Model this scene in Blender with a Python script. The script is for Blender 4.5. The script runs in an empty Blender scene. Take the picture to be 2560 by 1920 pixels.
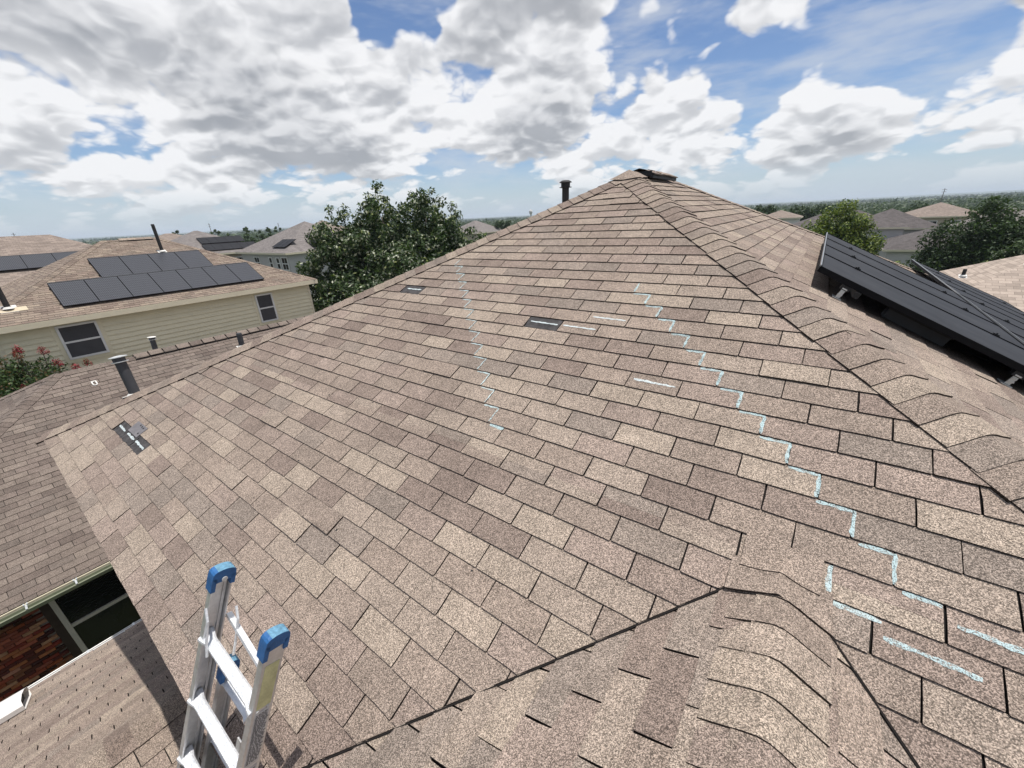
import bpy, math, random
import numpy as np
from mathutils import Vector, Matrix

random.seed(7); RNG = np.random.default_rng(7)
Z0 = 7.7                      # the camera stands 7.7 m above the garden; layout numbers below are relative to eye height
scene = bpy.context.scene
col = scene.collection

# ---------------------------------------------------------------- camera
F_PX = 998.415                # focal length in pixels of the 2560 px wide photograph
pit, rol, az = 0.3972033, 0.0505398, -0.6515499
R0 = np.array([[1, 0, 0], [0, -math.sin(pit), math.cos(pit)], [0, -math.cos(pit), -math.sin(pit)]])
Rr = np.array([[math.cos(rol), -math.sin(rol), 0], [math.sin(rol), math.cos(rol), 0], [0, 0, 1]])
Bz = np.array([[math.cos(az), math.sin(az), 0], [-math.sin(az), math.cos(az), 0], [0, 0, 1]])
RB = Bz @ R0 @ Rr
cd = bpy.data.cameras.new('camera'); cam = bpy.data.objects.new('camera', cd); col.objects.link(cam)
cd.sensor_width = 36.0; cd.lens = F_PX / 2560 * 36.0; cd.clip_start = 0.05; cd.clip_end = 60000
M = Matrix.Identity(4)
for i in range(3):
    M[i][0] = RB[i, 0]; M[i][1] = -RB[i, 1]; M[i][2] = -RB[i, 2]
M[2][3] = Z0
cam.matrix_world = M
scene.camera = cam

# ---------------------------------------------------------------- sun, sky, exposure
SUN = Vector((0.125, 0.124, 1.0)).normalized()
sd = bpy.data.lights.new('sun', 'SUN'); sun = bpy.data.objects.new('sun', sd); col.objects.link(sun)
sd.energy = 5.0; sd.angle = math.radians(0.55); sd.color = (1.0, 0.965, 0.915)
sun.rotation_euler = (-SUN).to_track_quat('-Z', 'Y').to_euler(); sun.location = (0, 0, 60)
scene.view_settings.view_transform = 'Standard'; scene.view_settings.look = 'None'
scene.view_settings.exposure = 0.0; scene.view_settings.gamma = 1.0
scene.view_settings.use_curve_mapping = False
scene.render.resolution_x = 1024; scene.render.resolution_y = 768
scene.cycles.max_bounces = 4; scene.cycles.diffuse_bounces = 2; scene.cycles.glossy_bounces = 2; scene.cycles.transmission_bounces = 2; scene.cycles.transparent_max_bounces = 8; scene.cycles.volume_bounces = 0

class NT:
    """small node-tree helper"""
    def __init__(s, tree): s.t = tree; tree.nodes.clear()
    def n(s, typ, **kw):
        nd = s.t.nodes.new(typ)
        for k, v in kw.items():
            if k.startswith('i_'):
                nd.inputs[k[2:].replace('_', ' ')].default_value = v
            else: setattr(nd, k, v)
        return nd
    def l(s, a, b): s.t.links.new(a, b)
    def put(s, sock, v):
        if isinstance(v, bpy.types.NodeSocket): s.l(v, sock)
        else: sock.default_value = v
    def m(s, op, a, b=0.0, c=0.0, clamp=False):
        nd = s.n('ShaderNodeMath', operation=op, use_clamp=clamp)
        s.put(nd.inputs[0], a); s.put(nd.inputs[1], b); s.put(nd.inputs[2], c)
        return nd.outputs[0]
    def vm(s, op, a, b=(0, 0, 0), sc=None):
        nd = s.n('ShaderNodeVectorMath', operation=op)
        s.put(nd.inputs[0], a)
        if op == 'SCALE': s.put(nd.inputs['Scale'], sc)
        else: s.put(nd.inputs[1], b)
        return nd.outputs['Value'] if op in ('DOT_PRODUCT', 'LENGTH') else nd.outputs[0]
    def mix(s, fac, a, b, blend='MIX'):
        nd = s.n('ShaderNodeMix', data_type='RGBA', blend_type=blend)
        s.put(nd.inputs[0], fac); s.put(nd.inputs[6], a); s.put(nd.inputs[7], b)
        return nd.outputs[2]
    def ss(s, x, a, b, lo=0.0, hi=1.0):
        nd = s.n('ShaderNodeMapRange', interpolation_type='SMOOTHSTEP')
        s.put(nd.inputs[0], x); nd.inputs[1].default_value = a; nd.inputs[2].default_value = b
        nd.inputs[3].default_value = lo; nd.inputs[4].default_value = hi
        return nd.outputs[0]
    def noise(s, vec, scale, detail=2.0, rough=0.5, out='Fac', **kw):
        nd = s.n('ShaderNodeTexNoise', **kw); s.put(nd.inputs['Vector'], vec)
        nd.inputs['Scale'].default_value = scale; nd.inputs['Detail'].default_value = detail
        nd.inputs['Roughness'].default_value = rough
        return nd.outputs[out]

def make_world():
    w = bpy.data.worlds.new('World'); scene.world = w; w.use_nodes = True
    w.cycles.sampling_method = 'MANUAL'; w.cycles.sample_map_resolution = 256
    T = NT(w.node_tree)
    out = T.n('ShaderNodeOutputWorld'); bg = T.n('ShaderNodeBackground'); bg.inputs['Strength'].default_value = 0.1
    T.l(bg.outputs[0], out.inputs['Surface'])
    sky = T.n('ShaderNodeTexSky', sky_type='NISHITA'); sky.sun_disc = False
    sky.sun_elevation = math.asin(SUN.z); sky.sun_rotation = math.atan2(SUN.x, SUN.y)
    sky.altitude = 200; sky.air_density = 1.0; sky.dust_density = 0.35; sky.ozone_density = 1.5
    d = T.n('ShaderNodeTexCoord').outputs['Generated']
    sep = T.n('ShaderNodeSeparateXYZ'); T.l(d, sep.inputs[0])
    e = T.m('MAXIMUM', sep.outputs[2], 0.0)
    # cumulus layer: direction divided by elevation, so that clouds shrink and flatten towards the horizon
    shared = []
    def field(vec, lift, det, puffs=3):
        dd = T.vm('NORMALIZE', T.vm('ADD', vec, (0, 0, lift)))
        s2 = T.n('ShaderNodeSeparateXYZ'); T.l(dd, s2.inputs[0])
        inv = T.m('DIVIDE', 1.0, T.m('ADD', T.m('MAXIMUM', s2.outputs[2], 0.0), 0.42))
        p = T.vm('MULTIPLY', T.vm('SCALE', dd, sc=inv), (1.75, 1.75, 2.2))
        p = T.vm('ADD', p, (3.7, 1.9, 0.3))
        big = T.noise(p, 1.15, det, 0.48)
        if not puffs: return big
        if not shared: shared.append(T.vm('SCALE', T.vm('SUBTRACT', T.noise(p, 3.2, 2.0, .5, out='Color'), (.5, .5, .5)), sc=.12))
        wv = T.vm('ADD', p, shared[0])
        out_ = T.m('MULTIPLY', big, 1.0)
        for sc_, wg in ((2.6, .20), (5.6, .12), (11.5, .058), (24.0, .028))[:puffs]:
            out_ = T.m('ADD', out_, T.m('MULTIPLY', T.m('SUBTRACT', T.m('ABSOLUTE', T.m('SUBTRACT', T.noise(wv, sc_, 0.0, .5), .5)), .10), wg * 2))
        return out_
    warp = T.vm('SUBTRACT', T.noise(d, 5.0, 3.0, .6, out='Color'), (.5, .5, .5))
    dw = T.vm('NORMALIZE', T.vm('ADD', d, T.vm('SCALE', warp, sc=.22)))
    # where the sky is more or less covered
    cov = None
    for c, r, wgt in COVER:
        t = T.m('MULTIPLY', T.ss(T.vm('DOT_PRODUCT', dw, tuple(Vector(c).normalized())), math.cos(r), 1.0), wgt)
        cov = t if cov is None else T.m('ADD', cov, t)
    f0 = T.m('ADD', field(d, 0.0, 4.0, 4), cov)
    f1 = T.m('ADD', field(d, 0.016, 3.0, 3), cov)
    f2 = T.m('ADD', field(d, 0.060, 2.0, 0), cov)
    mask = T.ss(f0, 0.474, 0.548)
    above = T.m('ADD', T.m('MULTIPLY', f1, 0.5), T.m('MULTIPLY', f2, 0.5))
    tops = T.ss(T.m('SUBTRACT', f0, f1), -.08, .08)               # sunlit crowns
    under = T.ss(above, 0.48, 0.80)
    shade = T.m('SUBTRACT', T.m('ADD', T.m('MULTIPLY', under, .76), .29), T.m('MULTIPLY', tops, .62), clamp=True)
    shade = T.m('MULTIPLY', shade, T.m('ADD', T.m('MULTIPLY', T.noise(d, 7.0, 2.0, .6), .6), .66), clamp=True)
    cloud = T.mix(shade, (9.6, 9.6, 9.7, 1), (3.7, 3.85, 4.15, 1))
    # thin high veil
    veil = T.noise(T.vm('MULTIPLY', d, (2.2, 2.2, 9.0)), 2.2, 4.0, 0.62)
    vfac = T.m('MULTIPLY', T.ss(veil, 0.40, 0.74), 0.55)
    skyc = T.mix(1.0, sky.outputs[0], (0.90, 0.98, 1.14, 1), 'MULTIPLY')
    base = T.mix(vfac, skyc, (7.0, 7.3, 7.7, 1))
    base = T.mix(T.m('MULTIPLY', T.ss(e, .115, .0), .80), base, (5.2, 6.25, 7.2, 1))     # moist air low over the plain
    # clouds lose contrast in the pale air over the horizon
    hz = T.ss(e, 0.0, 0.085)
    mm = T.m('MULTIPLY', mask, T.m('ADD', T.m('MULTIPLY', hz, 0.8), 0.15))
    cl = T.mix(mm, base, cloud)
    T.l(cl, bg.inputs['Color'])

COVER = [((-.938, .242, .248), .36, .09), ((-.958, .239, .18), .25, .05), ((-.813, .525, .25), .28, .085), ((-.63, .716, .27), .20, .05),
         ((-.52, .81, .25), .17, .10), ((-.747, .643, .171), .2, .05), ((-.60, .72, .33), .10, .05), ((-.80, .50, .33), .12, .05),
         ((-.30, .925, .20), .14, .11), ((-.02, .99, .145), .16, .14), ((.091, .991, .094), .15, .05), ((-.15, .95, .31), .09, .10), ((-.20, .96, .10), .20, .06), ((-.55, .82, .10), .16, .05),
         ((.16, .962, .25), .11, .12), ((.20, .97, .12), .08, .06),
         ((-.687, .637, .42), .13, -.22), ((-.385, .89, .25), .09, -.15), ((.09, .981, .19), .10, -.15), ((-.155, .969, .215), .10, -.17),
         ((.02, .976, .235), .11, -.17), ((-.27, .92, .33), .12, -.12), ((-.959, .248, .12), .09, -.07)]
make_world()

# ---------------------------------------------------------------- mesh helpers
WL = {}
def tag(o, label=None, cat=None, group=None, kind=None):
    if label: o['label'] = label
    if cat: o['category'] = cat
    if group: o['group'] = group
    if kind: o['kind'] = kind
    return o
def thing(name, loc, label, cat, group=None):
    o = bpy.data.objects.new(name, None); col.objects.link(o); o.empty_display_size = 0.1
    o.location = (loc[0], loc[1], loc[2] + Z0); WL[o.name] = Vector((loc[0], loc[1], loc[2] + Z0))
    return tag(o, label, cat, group)
def place(o, parent, w):
    """world location w (with Z0) for object o, as a child of parent (parents are never rotated)"""
    col.objects.link(o)
    w = Vector(w)
    if parent is not None:
        o.parent = parent; o.location = w - WL[parent.name]
    else: o.location = w
    WL[o.name] = w
    return o
class MB:
    def __init__(s): s.v = []; s.f = []; s.c = []; s.m = []; s.uv = []
    def poly(s, pts, c=(1, 1, 1), m=0, uv=None):
        b = len(s.v); s.v += [tuple(p) for p in pts]; s.f.append(tuple(range(b, b + len(pts)))); s.c.append(c); s.m.append(m)
        s.uv.append(uv if uv else [(0, 0)] * len(pts))
    def box(s, o, ax, ay, az, c=(1, 1, 1), m=0):
        """centre o, half axes"""
        o, ax, ay, az = Vector(o), Vector(ax), Vector(ay), Vector(az)
        P = [o + ax * i + ay * j + az * k for i in (-1, 1) for j in (-1, 1) for k in (-1, 1)]
        if ax.cross(ay).dot(az) < 0: Q = [(0, 2, 3, 1), (4, 5, 7, 6), (0, 1, 5, 4), (2, 6, 7, 3), (0, 4, 6, 2), (1, 3, 7, 5)]; Q = [q[::-1] for q in Q]
        else: Q = [(0, 1, 3, 2), (4, 6, 7, 5), (0, 4, 5, 1), (2, 3, 7, 6), (0, 2, 6, 4), (1, 5, 7, 3)]
        b = len(s.v); s.v += [tuple(p) for p in P]
        for q in Q: s.f.append(tuple(b + i for i in q)); s.c.append(c); s.m.append(m); s.uv.append([(0, 0)] * 4)
    def bar(s, p0, p1, w, h, up=(0, 0, 1), c=(1, 1, 1), m=0):
        p0, p1 = Vector(p0), Vector(p1); d = p1 - p0; L = d.length; d.normalize()
        a = d.cross(Vector(up)).normalized(); b = a.cross(d)
        s.box((p0 + p1) / 2, d * L / 2, a * w / 2, b * h / 2, c, m)
    def tube(s, pts, r, n=10, c=(1, 1, 1), m=0, caps=True):
        """tube along pts with radius r (number or list)"""
        pts = [Vector(p) for p in pts]; k = len(pts); rr = r if isinstance(r, (list, tuple)) else [r] * k
        rings = []
        ref = None
        for i, p in enumerate(pts):
            d = (pts[min(i + 1, k - 1)] - pts[max(i - 1, 0)]).normalized()
            if ref is None: ref = Vector((1, 0, 0)) if abs(d.x) < .8 else Vector((0, 1, 0))
            a = d.cross(ref).normalized(); b = d.cross(a); ref = a.cross(d)
            base = len(s.v)
            for j in range(n):
                t = 2 * math.pi * j / n; s.v.append(tuple(p + (a * math.cos(t) + b * math.sin(t)) * rr[i]))
            rings.append(base)
        for i in range(k - 1):
            for j in range(n):
                j2 = (j + 1) % n
                s.f.append((rings[i] + j, rings[i] + j2, rings[i + 1] + j2, rings[i + 1] + j)); s.c.append(c); s.m.append(m); s.uv.append([(0, 0)] * 4)
        if caps:
            s.f.append(tuple(rings[0] + j for j in range(n))[::-1]); s.c.append(c); s.m.append(m); s.uv.append([(0, 0)] * n)
            s.f.append(tuple(rings[-1] + j for j in range(n))); s.c.append(c); s.m.append(m); s.uv.append([(0, 0)] * n)
    def mesh(s, name, mats, off=(0, 0, 0), smooth=False):
        me = bpy.data.meshes.new(name)
        o = Vector(off)
        V = np.array(s.v, dtype=float).reshape(-1, 3) + np.array([0, 0, Z0]) - np.array(o)
        me.from_pydata(V.tolist(), [], s.f)
        for mt in (mats if isinstance(mats, (list, tuple)) else [mats]): me.materials.append(MAT[mt] if isinstance(mt, str) else mt)
        me.polygons.foreach_set('material_index', s.m)
        ca = me.color_attributes.new('tint', 'FLOAT_COLOR', 'CORNER')
        arr = np.concatenate([np.tile(np.array([*c, 1.0]), (len(f), 1)) for c, f in zip(s.c, s.f)]) if s.f else np.zeros((0, 4))
        ca.data.foreach_set('color', arr.ravel())
        ul = me.uv_layers.new(name='uv')
        ul.data.foreach_set('uv', np.array([q for u in s.uv for q in u], dtype=float).ravel())
        if smooth: me.polygons.foreach_set('use_smooth', [True] * len(s.f))
        me.update()
        return me
    def build(s, name, mats, parent=None, smooth=False, loc=None):
        if loc is not None: w = Vector((loc[0], loc[1], loc[2] + Z0))
        elif parent is not None: w = WL[parent.name]
        else: w = Vector((0, 0, Z0))
        o = bpy.data.objects.new(name, s.mesh(name, mats, w, smooth))
        return place(o, parent, w)

def lin(r, g, b, k=1.0):
    f = lambda x: ((x / 255 + .055) / 1.055) ** 2.4 if x > 10 else x / 255 / 12.92
    return (f(r) * k, f(g) * k, f(b) * k)

# ---------------------------------------------------------------- materials
MAT = {}
def principled(name, base=(.5, .5, .5), rough=.6, spec=.3, metal=0.0):
    m = bpy.data.materials.new(name); m.use_nodes = True; T = NT(m.node_tree)
    out = T.n('ShaderNodeOutputMaterial'); p = T.n('ShaderNodeBsdfPrincipled')
    p.inputs['Base Color'].default_value = (*base, 1); p.inputs['Roughness'].default_value = rough
    p.inputs['Specular IOR Level'].default_value = spec; p.inputs['Metallic'].default_value = metal
    T.l(p.outputs[0], out.inputs[0]); MAT[name] = m
    return m, T, p, out
def worn(name, base, rough=.6, spec=.3, metal=0.0, scale=6.0, amt=.25, bump=0.0, bscale=60, tint=False):
    """plain colour with blotches, grime and optional fine relief"""
    m, T, p, out = principled(name, base, rough, spec, metal)
    pos = T.n('ShaderNodeNewGeometry').outputs['Position']
    n1 = T.noise(pos, scale, 5.0, .6); n2 = T.noise(pos, scale * 9, 3.0, .6)
    f = T.m('ADD', T.m('MULTIPLY', T.m('SUBTRACT', n1, .5), amt * 2), T.m('MULTIPLY', T.m('SUBTRACT', n2, .5), amt))
    f = T.m('ADD', f, 1.0)
    c = base
    if tint:
        c = T.n('ShaderNodeVertexColor', layer_name='tint').outputs[0]
    T.l(T.vm('SCALE', c, sc=f), p.inputs['Base Color'])
    T.l(T.m('ADD', T.m('MULTIPLY', T.m('SUBTRACT', n2, .5), .3), rough), p.inputs['Roughness'])
    if bump:
        b = T.n('ShaderNodeBump'); b.inputs['Strength'].default_value = bump; b.inputs['Distance'].default_value = .01
        T.l(T.noise(pos, bscale, 4.0, .6), b.inputs['Height']); T.l(b.outputs[0], p.inputs['Normal'])
    return m
def shingle_mat(name, grain=1.0, k=1.0):
    m, T, p, out = principled(name, (.3, .25, .2), .92, .15)
    pos = T.n('ShaderNodeNewGeometry').outputs['Position']
    tint = T.n('ShaderNodeVertexColor', layer_name='tint').outputs[0]
    vor = T.n('ShaderNodeTexVoronoi', feature='F1'); T.l(pos, vor.inputs['Vector']); vor.inputs['Scale'].default_value = 340.0
    hue = T.n('ShaderNodeSeparateColor'); T.l(vor.outputs['Color'], hue.inputs[0])
    g = T.m('POWER', hue.outputs[0], 1.5)                         # granules: mostly mid, a few pale and a few near black
    g = T.m('ADD', T.m('MULTIPLY', g, 1.55 * grain), 1.0 - .62 * grain)
    mid = T.noise(pos, 230.0, 2.0, .65); lowf = T.noise(pos, 2.3, 3.0, .6); blot = T.noise(pos, 11.0, 3.0, .7)
    f = T.m('MULTIPLY', g, T.m('ADD', T.m('MULTIPLY', mid, 1.2), .40))
    f = T.m('MULTIPLY', f, T.m('ADD', T.m('MULTIPLY', lowf, .46), .77))
    f = T.m('MULTIPLY', f, T.m('ADD', T.m('MULTIPLY', blot, .56), .72))
    f = T.m('MULTIPLY', f, k)
    warm = T.mix(T.m('MULTIPLY', hue.outputs[1], .35), (1, 1, 1, 1), (1.05, .98, .92, 1))
    c = T.mix(1.0, T.vm('SCALE', tint, sc=f), warm, 'MULTIPLY')
    T.l(c, p.inputs['Base Color'])
    b = T.n('ShaderNodeBump'); b.inputs['Strength'].default_value = .35; b.inputs['Distance'].default_value = .002
    T.l(g, b.inputs['Height']); T.l(b.outputs[0], p.inputs['Normal'])
    return m
def far_roof(name, base, tab=.305, row=.13):
    """shingled roof too far away to tell the tabs apart"""
    m, T, p, out = principled(name, base, .9, .15)
    uv = T.n('ShaderNodeUVMap', uv_map='uv').outputs[0]
    br = T.n('ShaderNodeTexBrick'); T.l(uv, br.inputs['Vector']); br.inputs['Scale'].default_value = 1.0
    br.inputs['Brick Width'].default_value = tab; br.inputs['Row Height'].default_value = row; br.inputs['Mortar Size'].default_value = .006
    br.inputs['Color1'].default_value = (*[x * 1.18 for x in base], 1); br.inputs['Color2'].default_value = (*[x * .78 for x in base], 1)
    br.inputs['Mortar'].default_value = (*[x * .4 for x in base], 1); br.inputs['Bias'].default_value = 0
    pos = T.n('ShaderNodeNewGeometry').outputs['Position']
    f = T.m('ADD', T.m('MULTIPLY', T.noise(pos, 1.2, 4.0, .6), .4), T.m('MULTIPLY', T.noise(pos, 14, 3.0, .6), .4))
    T.l(T.vm('SCALE', br.outputs[0], sc=T.m('ADD', f, .6)), p.inputs['Base Color'])
def leaf_mat(name, c, var=.35, rough=.55):
    m, T, p, out = principled(name, c, rough, .35)
    pos = T.n('ShaderNodeNewGeometry').outputs['Position']
    f = T.m('ADD', T.m('MULTIPLY', T.noise(pos, 1.1, 3.0, .6), var * 1.6), T.m('MULTIPLY', T.noise(pos, 11.0, 2.0, .6), var * 1.6))
    f = T.m('ADD', f, 1.0 - var * 1.6)
    cc = T.vm('SCALE', c, sc=f)
    T.l(cc, p.inputs['Base Color'])
    tr = T.n('ShaderNodeBsdfTranslucent'); T.l(T.vm('MULTIPLY', cc, (1.1, 1.2, .5)), tr.inputs['Color'])
    mx = T.n('ShaderNodeMixShader'); mx.inputs[0].default_value = .28
    T.l(p.outputs[0], mx.inputs[1]); T.l(tr.outputs[0], mx.inputs[2]); T.l(mx.outputs[0], out.inputs[0])

shingle_mat('shingle'); shingle_mat('shingle_neighbour', .7)
worn('asphalt', (.018, .016, .015), .95, .1, scale=30, amt=.3)
worn('deck_far', (.26, .21, .175), .95, .1, scale=5, amt=.2)
worn('bare_mat', (.062, .058, .058), .9, .2, scale=22, amt=1.15, bump=.6, bscale=160)
worn('bare_grey', (.16, .15, .155), .7, .3, scale=20, amt=.5, bump=.4, bscale=120)
worn('aluminium', (.66, .66, .66), .40, .5, .80, scale=7, amt=.42, bump=.2, bscale=150)
worn('aluminium_step', (.70, .71, .72), .5, .5, .5, scale=14, amt=.30, bump=.4, bscale=140)
worn('blue_rubber', (.022, .105, .27), .5, .4, scale=26, amt=.5, bump=.3, bscale=90)
worn('blue_scuffed', (.13, .27, .38), .8, .2, scale=70, amt=.8, bump=.5, bscale=200)
worn('sticker_yellow', (.52, .50, .27), .6, .3, scale=22, amt=.5)
worn('sticker_white', (.50, .50, .50), .55, .3, scale=40, amt=.55)
worn('grey_pipe', (.052, .053, .058), .6, .35, scale=9, amt=.35, bump=.1)
worn('dark_pipe', (.033, .031, .030), .7, .3, scale=9, amt=.4)
worn('galv', (.62, .63, .62), .42, .5, .5, scale=12, amt=.35)
worn('lead_white', (.62, .60, .56), .6, .3, scale=14, amt=.35)
worn('tan_flash', (.50, .42, .30), .6, .3, scale=10, amt=.2)
worn('black_plastic', (.014, .014, .015), .55, .3, scale=12, amt=.4)
worn('rail_black', (.010, .010, .011), .5, .4, scale=10, amt=.3)
worn('panel_frame', (.30, .31, .32), .35, .5, .6, scale=10, amt=.15)
worn('frame_black', (.007, .007, .008), .75, .15, scale=10, amt=.2)
worn('siding', (.70, .645, .46), .62, .3, scale=2.0, amt=.10, bump=.12, bscale=40)
worn('trim_tan', (.64, .58, .43), .55, .3, scale=3.0, amt=.10)
worn('white_vinyl', (.66, .66, .63), .45, .4, scale=5, amt=.12)
worn('beige_vinyl', (.62, .58, .52), .5, .35, scale=6, amt=.15)
worn('gutter_olive', (.27, .29, .20), .45, .4, .1, scale=5, amt=.22)
worn('gutter_white', (.66, .65, .62), .45, .4, .2, scale=6, amt=.2)
worn('downspout_white', (.72, .69, .66), .5, .35, scale=6, amt=.12)
worn('brown_trim', (.060, .042, .034), .7, .2, scale=10, amt=.4)
worn('brick', (.3, .12, .07), .9, .15, scale=26, amt=.4, bump=.5, bscale=70, tint=True)
worn('mortar', (.42, .37, .30), .95, .1, scale=30, amt=.3)
worn('soffit', (.42, .40, .34), .8, .2)
worn('house_wall', (.38, .34, .27), .8, .2, scale=3)
worn('wall_grey', (.42, .41, .40), .8, .2, scale=1, amt=.12)
worn('wall_tan', (.40, .34, .27), .8, .2, scale=1, amt=.12)
worn('wall_white', (.62, .60, .56), .8, .2, scale=1, amt=.1)
worn('fence_wood', (.14, .095, .065), .85, .15, scale=6, amt=.45)
worn('bark', (.12, .10, .085), .9, .1, scale=9, amt=.4, bump=.6, bscale=20)
worn('concrete', (.55, .54, .52), .8, .2, scale=.05, amt=.1)
worn('ground', (.070, .085, .040), .95, .1, scale=.06, amt=.5)
worn('street', (.22, .215, .21), .9, .1, scale=.3, amt=.15)
worn('hill', (.10, .13, .10), .95, .05, scale=.004, amt=.4)
far_roof('roof_dark', (.105, .093, .090)); far_roof('roof_brown', (.235, .19, .16)); far_roof('roof_grey', (.19, .17, .16)); far_roof('roof_light', (.36, .295, .245), .42, .2)
leaf_mat('leaf_dark', (.030, .056, .018)); leaf_mat('leaf_mid', (.058, .098, .026)); leaf_mat('leaf_pale', (.46, .48, .36), .2)
leaf_mat('leaf_lime', (.16, .20, .038)); leaf_mat('leaf_far', (.050, .078, .030)); leaf_mat('leaf_rust', (.16, .10, .05)); leaf_mat('flower_red', (.30, .035, .050), .25)
# panes and solar glass
def glassy(name, base, rough=.08, spec=.6, dirt=.15):
    m, T, p, out = principled(name, base, rough, spec)
    pos = T.n('ShaderNodeNewGeometry').outputs['Position']
    T.l(T.m('ADD', T.m('MULTIPLY', T.noise(pos, 3.0, 5.0, .6), dirt), rough), p.inputs['Roughness'])
    T.l(T.vm('SCALE', base, sc=T.m('ADD', T.m('MULTIPLY', T.noise(pos, 1.6, 4.0, .6), .7), .65)), p.inputs['Base Color'])
    return m
glassy('pane_dark', (.012, .013, .014), .10, .45); glassy('pane_screen', (.060, .060, .063), .55, .25)
glassy('solar_black', (.018, .018, .021), .42, .13, .2)
def cells_mat():
    m, T, p, out = principled('solar_cells', (.03, .03, .05), .32, .45)
    uv = T.n('ShaderNodeUVMap', uv_map='uv').outputs[0]; sp = T.n('ShaderNodeSeparateXYZ'); T.l(uv, sp.inputs[0])
    def line(v, n, wdt):
        fr = T.m('FRACT', T.m('MULTIPLY', v, n)); return T.m('LESS_THAN', T.m('ABSOLUTE', T.m('SUBTRACT', fr, .5)), wdt)
    bus = T.m('MAXIMUM', T.m('MULTIPLY', line(sp.outputs[0], 18.0, .09), .65), T.m('MULTIPLY', line(sp.outputs[1], 10.0, .045), .45))
    T.l(T.mix(bus, (.016, .017, .023, 1), (.15, .155, .17, 1)), p.inputs['Base Color'])
cells_mat()
def chalk_mat(name, c, solid):
    m, T, p, out = principled(name, c, .95, .1)
    pos = T.n('ShaderNodeNewGeometry').outputs['Position']
    nz = T.noise(pos, 240.0, 3.0, .7); nl = T.noise(pos, 30.0, 3.0, .6)
    a = T.m('MULTIPLY', T.ss(T.m('ADD', nz, T.m('MULTIPLY', nl, .45)), .62 - solid * .3, .88 - solid * .3), .80)
    tr = T.n('ShaderNodeBsdfTransparent'); mx = T.n('ShaderNodeMixShader')
    T.l(a, mx.inputs[0]); T.l(tr.outputs[0], mx.inputs[1]); T.l(p.outputs[0], mx.inputs[2]); T.l(mx.outputs[0], out.inputs[0])
chalk_mat('chalk_blue', (.50, .64, .65), .22); chalk_mat('chalk_white', (.66, .73, .73), .36); chalk_mat('chalk_thin', (.56, .68, .68), .26)

def quads(name, V, mats, midx, parent=None, loc=None, smooth=False):
    """N separate quads, V is N x 4 x 3 in layout coordinates"""
    N = len(V); w = Vector((loc[0], loc[1], loc[2] + Z0)) if loc is not None else (WL[parent.name] if parent is not None else Vector((0, 0, Z0)))
    me = bpy.data.meshes.new(name)
    P = V.reshape(-1, 3) + np.array([0, 0, Z0]) - np.array(w)
    me.vertices.add(4 * N); me.vertices.foreach_set('co', P.ravel())
    me.loops.add(4 * N); me.loops.foreach_set('vertex_index', np.arange(4 * N))
    me.polygons.add(N); me.polygons.foreach_set('loop_start', np.arange(N) * 4); me.polygons.foreach_set('loop_total', np.full(N, 4))
    for mt in mats: me.materials.append(MAT[mt])
    me.polygons.foreach_set('material_index', np.asarray(midx, dtype=np.int32))
    me.update(calc_edges=True)
    return place(bpy.data.objects.new(name, me), parent, w)

def project(P):
    c = RB.T @ np.array(P)
    if c[2] < .05: return None
    return 1280 + F_PX * c[0] / c[2], 960 + F_PX * c[1] / c[2], c[2]

# ================================================================= ground and distance
def ground_z(r): t = min(1, max(0, (r - 35) / 55)); return -Z0 - 1.2 * t * t * (3 - 2 * t) - max(0, r - 400) * .0006
g = MB(); rings = [0, 8, 16, 25, 35, 45, 60, 75, 90, 130, 200, 400, 900, 2000, 5000, 9000, 13000]; NA = 64
for r in rings:
    for j in range(NA):
        t = 2 * math.pi * j / NA; zz = ground_z(r)
        if r > 900: zz = ground_z(900)
        g.v.append((r * math.cos(t), r * math.sin(t), zz))
for i in range(len(rings) - 1):
    for j in range(NA):
        j2 = (j + 1) % NA
        g.f.append((i * NA + j, (i + 1) * NA + j, (i + 1) * NA + j2, i * NA + j2)); g.c.append((1, 1, 1)); g.m.append(0); g.uv.append([(0, 0)] * 4)
tag(g.build('ground', 'ground', smooth=True, loc=(0, 0, -Z0)), kind='structure')
hl = MB()
for dist, hmin, hmax, seed in ((5200, 6, 20, 1), (9000, 10, 34, 2)):
    rr = random.Random(seed); prev = None
    n = 150
    for i in range(n + 1):
        a = math.radians(-60 + 250 * i / n)
        base = .5 + .5 * math.sin(a * 3.1 + seed) * math.sin(a * 7.7 + 2 * seed)
        h = -9 + hmin + (hmax - hmin) * (base * .8 + rr.random() * .2) * (1.0 if a < 1.9 else .55)
        p = Vector((dist * math.cos(a), dist * math.sin(a), 0)); q = p * 1.3
        cur = [(p.x, p.y, -14), (p.x * 1.08, p.y * 1.08, h), (q.x, q.y, -14)]
        if prev:
            for k in range(2): hl.poly([prev[k], cur[k], cur[k + 1], prev[k + 1]])
        prev = cur
tag(hl.build('hills', 'hill', smooth=True, loc=(0, 0, -14)), kind='structure')

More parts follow.
